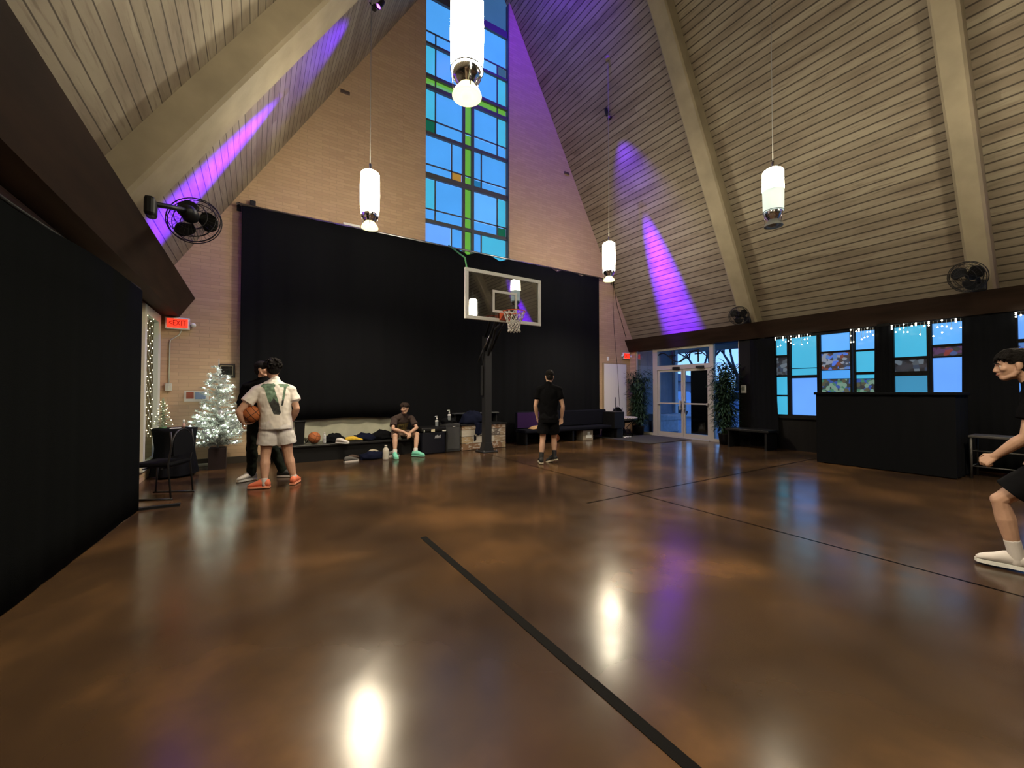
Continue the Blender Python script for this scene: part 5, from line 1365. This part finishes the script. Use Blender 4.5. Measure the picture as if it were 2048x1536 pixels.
def make_person(label, root, fwd, L, g=1.0, skin=None, hairfn=None, shirt=None, sleeve=.62, hem=None, shorts=None, short_frac=.75, short_r=(.105, .112), shoes=None,
                headf=None, hands=None, face=False, pants=False, toe=None, sock=None, sock_h=.08, hs=1.0, voxel=.0065, shirt_infl=.022):
    fwd = V(fwd).normalized(); right = fwd.cross(UP).normalized(); root = V(root)
    P = lambda t: root + right * t[0] + fwd * t[1] + UP * t[2]
    J = {k_: P(v_) for k_, v_ in L.items()}
    r = thing('person', label, 'person', root)
    b = Blob(); torso(b, J, g)
    T, Rm, hr, hf, hu = head(b, J['head'], headf or fwd, s=hs)
    b.chain([J['neck'] - UP * .03, J['neck'].lerp(J['head'], .4), J['head'] - UP * .05 - V(hf) * .02], [.062, .056, .055])
    for s_ in 'LR':
        limb_arm(b, J['sh' + s_], J['el' + s_], J['wr' + s_], g)
        limb_leg(b, J['hip' + s_], J['kn' + s_], J['an' + s_], g)
        b.chain([J['an' + s_], J['an' + s_] + V(toe[s_]).normalized() * .10 - UP * .04], [.036, .03])
        if hands and s_ in hands: hand(b, J['wr' + s_], **hands[s_])
    b.fuse('body', skin or M['skin'], r, voxel, 3)
    if face: face_parts(T, Rm, hs, r)
    sh_o = None
    if shirt:
        b = Blob(); torso(b, J, g, shirt_infl, bottom=P(hem))
        for s_ in 'LR': limb_arm(b, J['sh' + s_], J['el' + s_], J['wr' + s_], g, .016, sleeve)
        if sleeve >= 1.0:
            for s_ in 'LR': b.chain([J['el' + s_], J['el' + s_].lerp(J['wr' + s_], .3), J['wr' + s_]], [.060 * g, .058 * g, .045 * g])
        sh_o = b.fuse('shirt', shirt, r, .009, 3, .010, 9, 3.1)
    if shorts:
        b = Blob(); hrr = (J['hipR'] - J['hipL']).normalized(); pf = UP.cross(hrr).normalized()
        tp = J['pelvis'] + (J['waist'] - J['pelvis']) * .55
        b.loft([(J['pelvis'] - UP * .05, hrr * (.168 * g + .018), pf * (.125 * g + .018)), (J['pelvis'], hrr * (.17 * g + .014), pf * (.122 * g + .016)), (tp, hrr * (.155 * g + .012), pf * (.115 * g + .012))])
        for s_ in 'LR':
            k_ = J['hip' + s_].lerp(J['kn' + s_], short_frac) if not pants else J['kn' + s_]
            hp = J['hip' + s_]
            if pants:
                b.chain([hp, k_, J['an' + s_] + UP * .02], [.100 * g, .078 * g, .062 * g])
            else:
                b.chain([hp, hp.lerp(k_, .5)], [.100 * g, short_r[0] * g]); b.cyl(hp.lerp(k_, .25), k_, short_r[0] * g, short_r[1] * g, 24)
        b.fuse('pants' if pants else 'shorts', shorts, r, .009, 3, .010, 9, 7.7)
    if hairfn: hairfn(T, Rm, r)
    for s_ in 'LR':
        mu, ms = shoes[s_] if isinstance(shoes, dict) else shoes
        shoe_on(r, J['an' + s_], toe[s_], mu, ms, sock, sock_h, knee=J['kn' + s_])
    return r, J, T, Rm, sh_o

def decal(name, o, parent, inside, x0, x1, z0, z1, n, org, ax, up, dr, mats, mi_fn=None):
    """thin print lying on a garment: grid cells inside the outline, projected on the cloth"""
    off = wloc(parent)
    bv = BVHTree.FromPolygons([tuple(v_.co + off) for v_ in o.data.vertices], [tuple(p.vertices) for p in o.data.polygons])
    b = MB(); nz = int(n * (z1 - z0) / (x1 - x0)) + 1; pts = {}
    def pt(i, j):
        if (i, j) not in pts:
            p = V(org) + V(ax) * (x0 + (x1 - x0) * i / n) + V(up) * (z0 + (z1 - z0) * j / nz)
            h = bv.ray_cast(p - V(dr) * 1.0, V(dr))
            pts[(i, j)] = None if h[0] is None else h[0] - V(dr) * .003
        return pts[(i, j)]
    for i in range(n):
        for j in range(nz):
            x = x0 + (x1 - x0) * (i + .5) / n; z = z0 + (z1 - z0) * (j + .5) / nz
            if not inside(x, z): continue
            q = [pt(i, j), pt(i + 1, j), pt(i + 1, j + 1), pt(i, j + 1)]
            if any(k_ is None for k_ in q): continue
            b.add(q, [(0, 1, 2, 3)], mi_fn(x, z) if mi_fn else 0, True)
    return b.build(name, mats, parent)
def inpoly(poly, x, y):
    c = False; n = len(poly); j = n - 1
    for i in range(n):
        (xi_, yi), (xj, yj) = poly[i], poly[j]
        if (yi > y) != (yj > y) and x < (xj - xi_) * (y - yi) / (yj - yi) + xi_: c = not c
        j = i
    return c

# ---- man in the white tee, seen from behind, ball at his left hip
tee = mat('white_tee_cotton', (.80, .74, .68), .9, var=.06, scale=5, bump=.5, bscale=7)
shg = mat('light_grey_jersey', (.60, .565, .55), .95, var=.08, scale=12, bump=.5, bscale=9)
org_ = mat('coral_shoe', (.80, .20, .10), .6); orgs = mat('coral_sole', (.86, .33, .20), .6)
def curly(T, Rm, r):
    b = Blob(); rnd = random.Random(3)
    b.ball(T(0, -.020, .062), (.104, .116, .096), 20, 14, rot=Rm); b.ball(T(0, -.055, -.005), (.088, .070, .078), 18, 12, rot=Rm)
    for i in range(150):
        a = rnd.uniform(0, 2 * pi); e = rnd.uniform(-.5, 1.4); y = cos(a) * cos(e)
        if y > .4 and e < .55: continue
        b.ball(T(.107 * sin(a) * cos(e), -.022 + .119 * y, .055 + .100 * sin(e)), rnd.uniform(.011, .020), 8, 6)
    b.fuse('hair', M['hair'], r, .006, 1)
LA = dict(pelvis=(-.02, .02, .90), waist=(-.035, .01, 1.06), chest=(-.045, .02, 1.26), shc=(-.05, .04, 1.485), neck=(-.05, .055, 1.575), head=(-.075, .10, 1.735),
          shL=(-.270, .03, 1.415), shR=(.165, .03, 1.415), elL=(-.485, -.01, 1.12), wrL=(-.425, .02, .945), elR=(.240, -.02, 1.15), wrR=(.200, .16, .96),
          hipL=(-.12, .02, .86), hipR=(.08, .02, .86), knL=(-.155, .03, .47), knR=(.135, .03, .47), anL=(-.165, -.05, .095), anR=(.215, .02, .095))
hA = dict(L=dict(d=(.85, .45, -.10), palm=(0, .25, 1), thumb=(-.3, .9, .2), curl=(.25, .35, .3)), R=dict(d=(-.35, .75, -.3), palm=(-.8, -.3, 0), thumb=(0, .3, 1)))
rA, JA, TA, RA, shA = make_person('person in white tee with a big V print and grey shorts holding a basketball', (.30, 7.0, 0), (0, 1, 0), LA, g=1.22, hairfn=curly, shirt=tee, hem=(-.025, .02, .862), sleeve=.58,
    shorts=shg, short_frac=.62, short_r=(.105, .112), shoes=(org_, orgs), headf=(-.25, 1, -.12), hands=hA, toe=dict(L=(-.93, .30, 0), R=(.35, .9, 0)), sock=sw, sock_h=.05, skin=M['skin'], hs=1.08)
def vx(px, py): return (.223 + (px / 5.12 + 470 - 545) * .00634, 1.4 + (784 - (py / 5.12 + 700)) * .00737)
Vl = [vx(*p) for p in ((262, 372), (285, 348), (395, 342), (412, 355), (408, 372), (398, 385), (440, 520), (470, 640), (455, 662), (395, 655), (372, 600), (330, 500), (300, 395))]
Vr = [vx(*p) for p in ((440, 348), (545, 345), (563, 368), (538, 372), (524, 395), (510, 470), (492, 565), (472, 572), (480, 500), (500, 390), (498, 378), (462, 378))]
vt = [mat('print_sage_green', (.125, .20, .135), .9, var=.5, scale=18), mat('print_dark_grey', (.045, .047, .045), .9, var=.5, scale=22)]
decal('shirt_print', shA, rA, lambda x, z: inpoly(Vl, x, z) or inpoly(Vr, x, z), -.12, .52, 1.05, 1.56, 140, (0, 7.0, 0), (1, 0, 0), UP, (0, 1, 0), vt,
      lambda x, z: 1 if ((inpoly(Vl, x, z) and z < 1.275 + .03 * sin(x * 60)) or (inpoly(Vr, x, z) and z < 1.29)) else 0)

# ---- person in black behind him, head turned to the right
def capfn(T, Rm, r):
    b = Blob(); b.ball(T(0, -.014, .050), (.088, .108, .088), 20, 14, rot=Rm); b.ball(T(0, -.06, -.03), (.078, .055, .07), 16, 10, rot=Rm)
    b.fuse('hair', M['hair'], r, .007, 2)
    b = MB(); b.tube([T(.095 * sin(a), -.014 + .115 * cos(a), .075 + .02 * cos(a)) for a in [-1.1 + 2.2 * q / 14 for q in range(15)]], .009, 6); b.build('headband', M['white'], r)
bk_top = mat('black_hoodie', (.0045, .0045, .0052), .97, spec=.05, bump=.4, bscale=9); bk_pants = mat('dark_olive_sweatpants', (.014, .018, .014), .97, spec=.05, bump=.4, bscale=9)
LB = dict(pelvis=(0, 0, .97), waist=(0, 0, 1.14), chest=(0, .01, 1.33), shc=(0, 0, 1.53), neck=(0, 0, 1.61), head=(.0, .02, 1.765), shL=(.20, 0, 1.48), shR=(-.20, 0, 1.48),
          elL=(.26, -.02, 1.20), wrL=(.27, .10, .96), elR=(-.27, -.02, 1.20), wrR=(-.25, .10, .95), hipL=(.10, 0, .92), hipR=(-.10, 0, .92), knL=(.155, .05, .50), knR=(-.125, .05, .50), anL=(.30, .03, .095), anR=(-.13, .02, .095))
# joints above are given with x to the picture's right
def flip(L): return {k_: (-v_[0], v_[1], v_[2]) for k_, v_ in L.items()}
LBm = {}
for k_, v_ in flip(LB).items(): LBm[k_] = v_
hB = dict(L=dict(d=(.05, -.3, -1), palm=(-1, 0, 0), thumb=(0, -1, 0)), R=dict(d=(-.05, -.3, -1), palm=(1, 0, 0), thumb=(0, -1, 0)))
rB, JB, TB, RB, shB = make_person('person in black top and dark sweatpants standing behind the white-tee man', (.10, 7.72, 0), (0, -1, 0), LBm, g=1.05, hairfn=capfn, shirt=bk_top, hem=(0, 0, .90), sleeve=1.0,
    shorts=bk_pants, pants=True, shoes=dict(L=(sbk, sw), R=(sw, M['white'])), headf=(1, -.35, -.05), hands=hB, face=True, toe=dict(R=(-.85, -.5, 0), L=(.9, -.35, 0)), sock=None)

# ---- seated man in brown tee
brn = mat('dark_brown_tee', (.042, .026, .022), .95, bump=.5, bscale=8); tanS = mat('taupe_shorts', (.105, .066, .050), .9, bump=.4, bscale=9)
mint = mat('mint_knit_shoe', (.17, .56, .42), .7, var=.15, scale=30); mints = mat('mint_sole', (.24, .60, .46), .6)
def messy(T, Rm, r):
    b = Blob(); rnd = random.Random(8)
    b.ball(T(0, -.022, .052), (.086, .102, .080), 20, 14, rot=Rm); b.ball(T(0, -.06, -.01), (.074, .052, .065), 16, 10, rot=Rm)
    for i in range(70):
        a = rnd.uniform(-1.3, 1.3); e = rnd.uniform(.25, 1.2)
        p = T(.088 * sin(a) * cos(e), -.015 + .105 * cos(a) * cos(e), .050 + .088 * sin(e))
        q = T(.094 * sin(a + rnd.uniform(-.2, .2)), -.005 + .102 * cos(a), .048 + rnd.uniform(-.012, .035))
        b.chain([p, p.lerp(q, .5) + V((0, 0, .008)), q], [.011, .010, .005], 6)
    for i in range(40):
        a = rnd.uniform(1.2, 5.1); e = rnd.uniform(-.1, 1.0); p = T(.088 * sin(a) * cos(e), -.022 + .104 * cos(a) * cos(e), .045 + .085 * sin(e)); b.ball(p, rnd.uniform(.010, .016), 8, 6)
    b.fuse('hair', M['hair_brown'], r, .006, 1)
# local frame: x to his right (picture left), forward = toward the room
def seat_J():
    W = dict(pelvis=(2.80, 9.24, .47), waist=(2.805, 9.23, .60), chest=(2.815, 9.15, .73), shc=(2.825, 9.06, .83), neck=(2.828, 9.02, .895), head=(2.835, 8.965, 1.035),
             shR=(2.63, 9.05, .800), shL=(3.02, 9.05, .800), elR=(2.545, 8.86, .600), elL=(3.07, 8.84, .600), wrR=(2.74, 8.70, .535), wrL=(2.86, 8.68, .515),
             hipR=(2.70, 9.22, .44), hipL=(2.90, 9.22, .44), knR=(2.565, 8.76, .455), knL=(3.05, 8.76, .465), anR=(2.52, 8.62, .095), anL=(2.96, 8.60, .095))
    return W
root = V((2.75, 8.75, 0)); f0 = V((0, -1, 0)); r0 = f0.cross(UP)
LC = {k_: ((V(v_) - root).dot(r0), (V(v_) - root).dot(f0), v_[2]) for k_, v_ in seat_J().items()}
hC = dict(R=dict(d=(.75, -.45, -.45), palm=(.1, .3, -1), thumb=(.3, .9, .2), curl=(.35, .5, .4)), L=dict(d=(-.35, -.6, -.75), palm=(-.2, .6, -.6), thumb=(-.8, .3, .2), curl=(.3, .4, .3)))
rC, JC, TC, RC, shC = make_person('seated person in brown tee on the long bench wearing mint green sneakers', root, f0, LC, g=.95, hairfn=messy, shirt=brn, hem=(-.05, -.47, .41), sleeve=.72,
    shorts=tanS, short_frac=.80, short_r=(.092, .098), shoes=(mint, mints), headf=(-.72, -.66, -.10), hands=hC, face=True, toe=dict(R=(-.10, -1, 0), L=(.72, -.7, 0)), sock=sw, sock_h=.09, skin=M['skin2'], hs=.98)
e = MB(); e.tube([TC(-.020, .090, -.063), TC(0, .0985, -.063), TC(.020, .090, -.063)], [.003, .0045, .003], 6); e.build('lips', M['lips'], rC)
dirc = V((.24, .97, -.05)).normalized()
pc = [mat('print_olive_gold', (.235, .18, .06), .9, var=.25, scale=30), mat('print_black', (.02, .015, .012), .9)]
def prc(x, z):
    u = (x + .12) / .24; v_ = z / .19
    if not (0 <= u <= 1 and .06 * u <= v_ <= .82 + .18 * u): return False
    return True
def prm(x, z):
    u = (x + .12) / .24; v_ = z / .19
    k_ = (.17 < u < .27 and .35 < v_ < .7) or (.30 < u < .36 and .3 < v_ < .62) or (.44 < u < .48 and .35 < v_ < .75) or (.58 < u < .62 and .35 < v_ < .75) or (.70 < u < .84 and .42 < v_ < .47)
    return 1 if k_ else 0
decal('shirt_print', shC, rC, prc, -.12, .12, 0, .19, 48, (2.815, 9.0, .52), (1, -.25, 0), UP, dirc, pc, prm)

# ---- man in black walking away below the hoop
def shortback(T, Rm, r):
    b = Blob(); b.ball(T(0, -.018, .050), (.085, .102, .084), 20, 14, rot=Rm); b.ball(T(0, -.055, -.015), (.072, .052, .070), 16, 10, rot=Rm); b.fuse('hair', M['hair'], r, .007, 2, .006, 60)
blk_tee = mat('black_tee', (.0042, .0042, .0050), .97, spec=.05, bump=.4, bscale=9); blk_sh = mat('black_shorts', (.0055, .0055, .0068), .95, spec=.08, bump=.4, bscale=9)
LD = dict(pelvis=(0, 0, .93), waist=(0, 0, 1.09), chest=(0, .01, 1.28), shc=(.005, .01, 1.475), neck=(.005, .015, 1.555), head=(.02, .045, 1.705), shL=(-.185, 0, 1.435), shR=(.195, 0, 1.435),
          elL=(-.255, -.02, 1.13), wrL=(-.225, .06, .90), elR=(.275, -.02, 1.12), wrR=(.255, .05, .89), hipL=(-.10, 0, .88), hipR=(.10, 0, .88), knL=(-.115, .03, .48), knR=(.105, .16, .49), anL=(-.145, -.04, .10), anR=(.11, .12, .125))
hD = dict(L=dict(d=(.15, .1, -1), palm=(.6, -.4, 0), thumb=(.5, .6, 0)), R=dict(d=(-.12, .05, -1), palm=(-.6, -.4, 0), thumb=(-.5, .6, 0)))
rD, JD, TD, RD, shD = make_person('person in black tee and black shorts walking away from camera below the hoop', (4.86, 6.35, 0), (.61, .79, 0), LD, g=1.0, hairfn=shortback, shirt=blk_tee, hem=(0, 0, .80), sleeve=.55,
    shorts=blk_sh, short_frac=.72, short_r=(.105, .115), shoes=(sbk, stan), headf=(.55, .83, -.05), hands=hD, toe=dict(L=(.5, .85, 0), R=(-.15, .95, -.28)), sock=sbk, sock_h=.13, skin=M['skin2'], hs=1.0)

# ---- person at the right edge walking to the left, cut by the frame
def longer(T, Rm, r):
    b = Blob(); rnd = random.Random(5)
    b.ball(T(0, -.022, .050), (.088, .106, .086), 20, 14, rot=Rm); b.ball(T(0, -.062, -.02), (.078, .055, .085), 16, 10, rot=Rm)
    for i in range(40):
        a = rnd.uniform(-1.2, 1.2); e = rnd.uniform(.35, 1.1)
        p = T(.088 * sin(a) * cos(e), -.015 + .105 * cos(a) * cos(e), .050 + .088 * sin(e)); q = T(.092 * sin(a), .0 + .098 * cos(a), .045 + rnd.uniform(-.005, .03)); b.chain([p, q], [.011, .006], 6)
    b.fuse('hair', M['hair'], r, .006, 1, .004, 70)
root = V((5.10, .45, 0)); f0 = V((-.13, .99, 0)).normalized(); r0 = f0.cross(UP)
WE = dict(pelvis=(5.12, .36, .90), waist=(5.12, .39, 1.05), chest=(5.11, .43, 1.23), shc=(5.10, .47, 1.42), neck=(5.09, .50, 1.485), head=(5.07, .595, 1.610),
          shL=(4.90, .47, 1.375), shR=(5.29, .47, 1.375), elL=(4.875, .52, 1.07), wrL=(4.93, .685, .895), elR=(5.36, .36, 1.10), wrR=(5.38, .50, .88),
          hipL=(5.02, .37, .87), hipR=(5.21, .36, .86), knL=(5.0, .675, .545), knR=(5.23, .34, .47), anL=(5.05, .60, .105), anR=(5.25, .06, .13))
LE = {k_: ((V(v_) - root).dot(r0), (V(v_) - root).dot(f0), v_[2]) for k_, v_ in WE.items()}
hE = dict(L=dict(d=(.05, .72, -.65), palm=(.9, -.25, -.4), thumb=(0, .7, .7), curl=(.75, .95, .7)), R=dict(d=(0, .3, -.9), palm=(-.9, 0, 0), thumb=(0, .9, .2), curl=(.6, .8, .5)))
rE, JE, TE, RE, shE = make_person('person in black tee and shorts walking left at the right edge of frame', root, f0, LE, g=1.0, hairfn=longer, shirt=blk_tee, hem=(0.02, -.10, .80), sleeve=.60,
    shorts=blk_sh, short_frac=.78, short_r=(.105, .112), shoes=(sw, M['white']), headf=(-.30, .98, -.10), hands=hE, face=True, toe=dict(L=(-.12, .99, 0), R=(-.1, .97, -.2)), sock=sw, sock_h=.14, skin=M['skin2'], hs=1.0, voxel=.0055)
e = MB(); e.tube([TE(-.020, .090, -.063), TE(0, .0985, -.063), TE(.020, .090, -.063)], [.003, .0045, .003], 6); e.build('lips', M['lips'], rE)
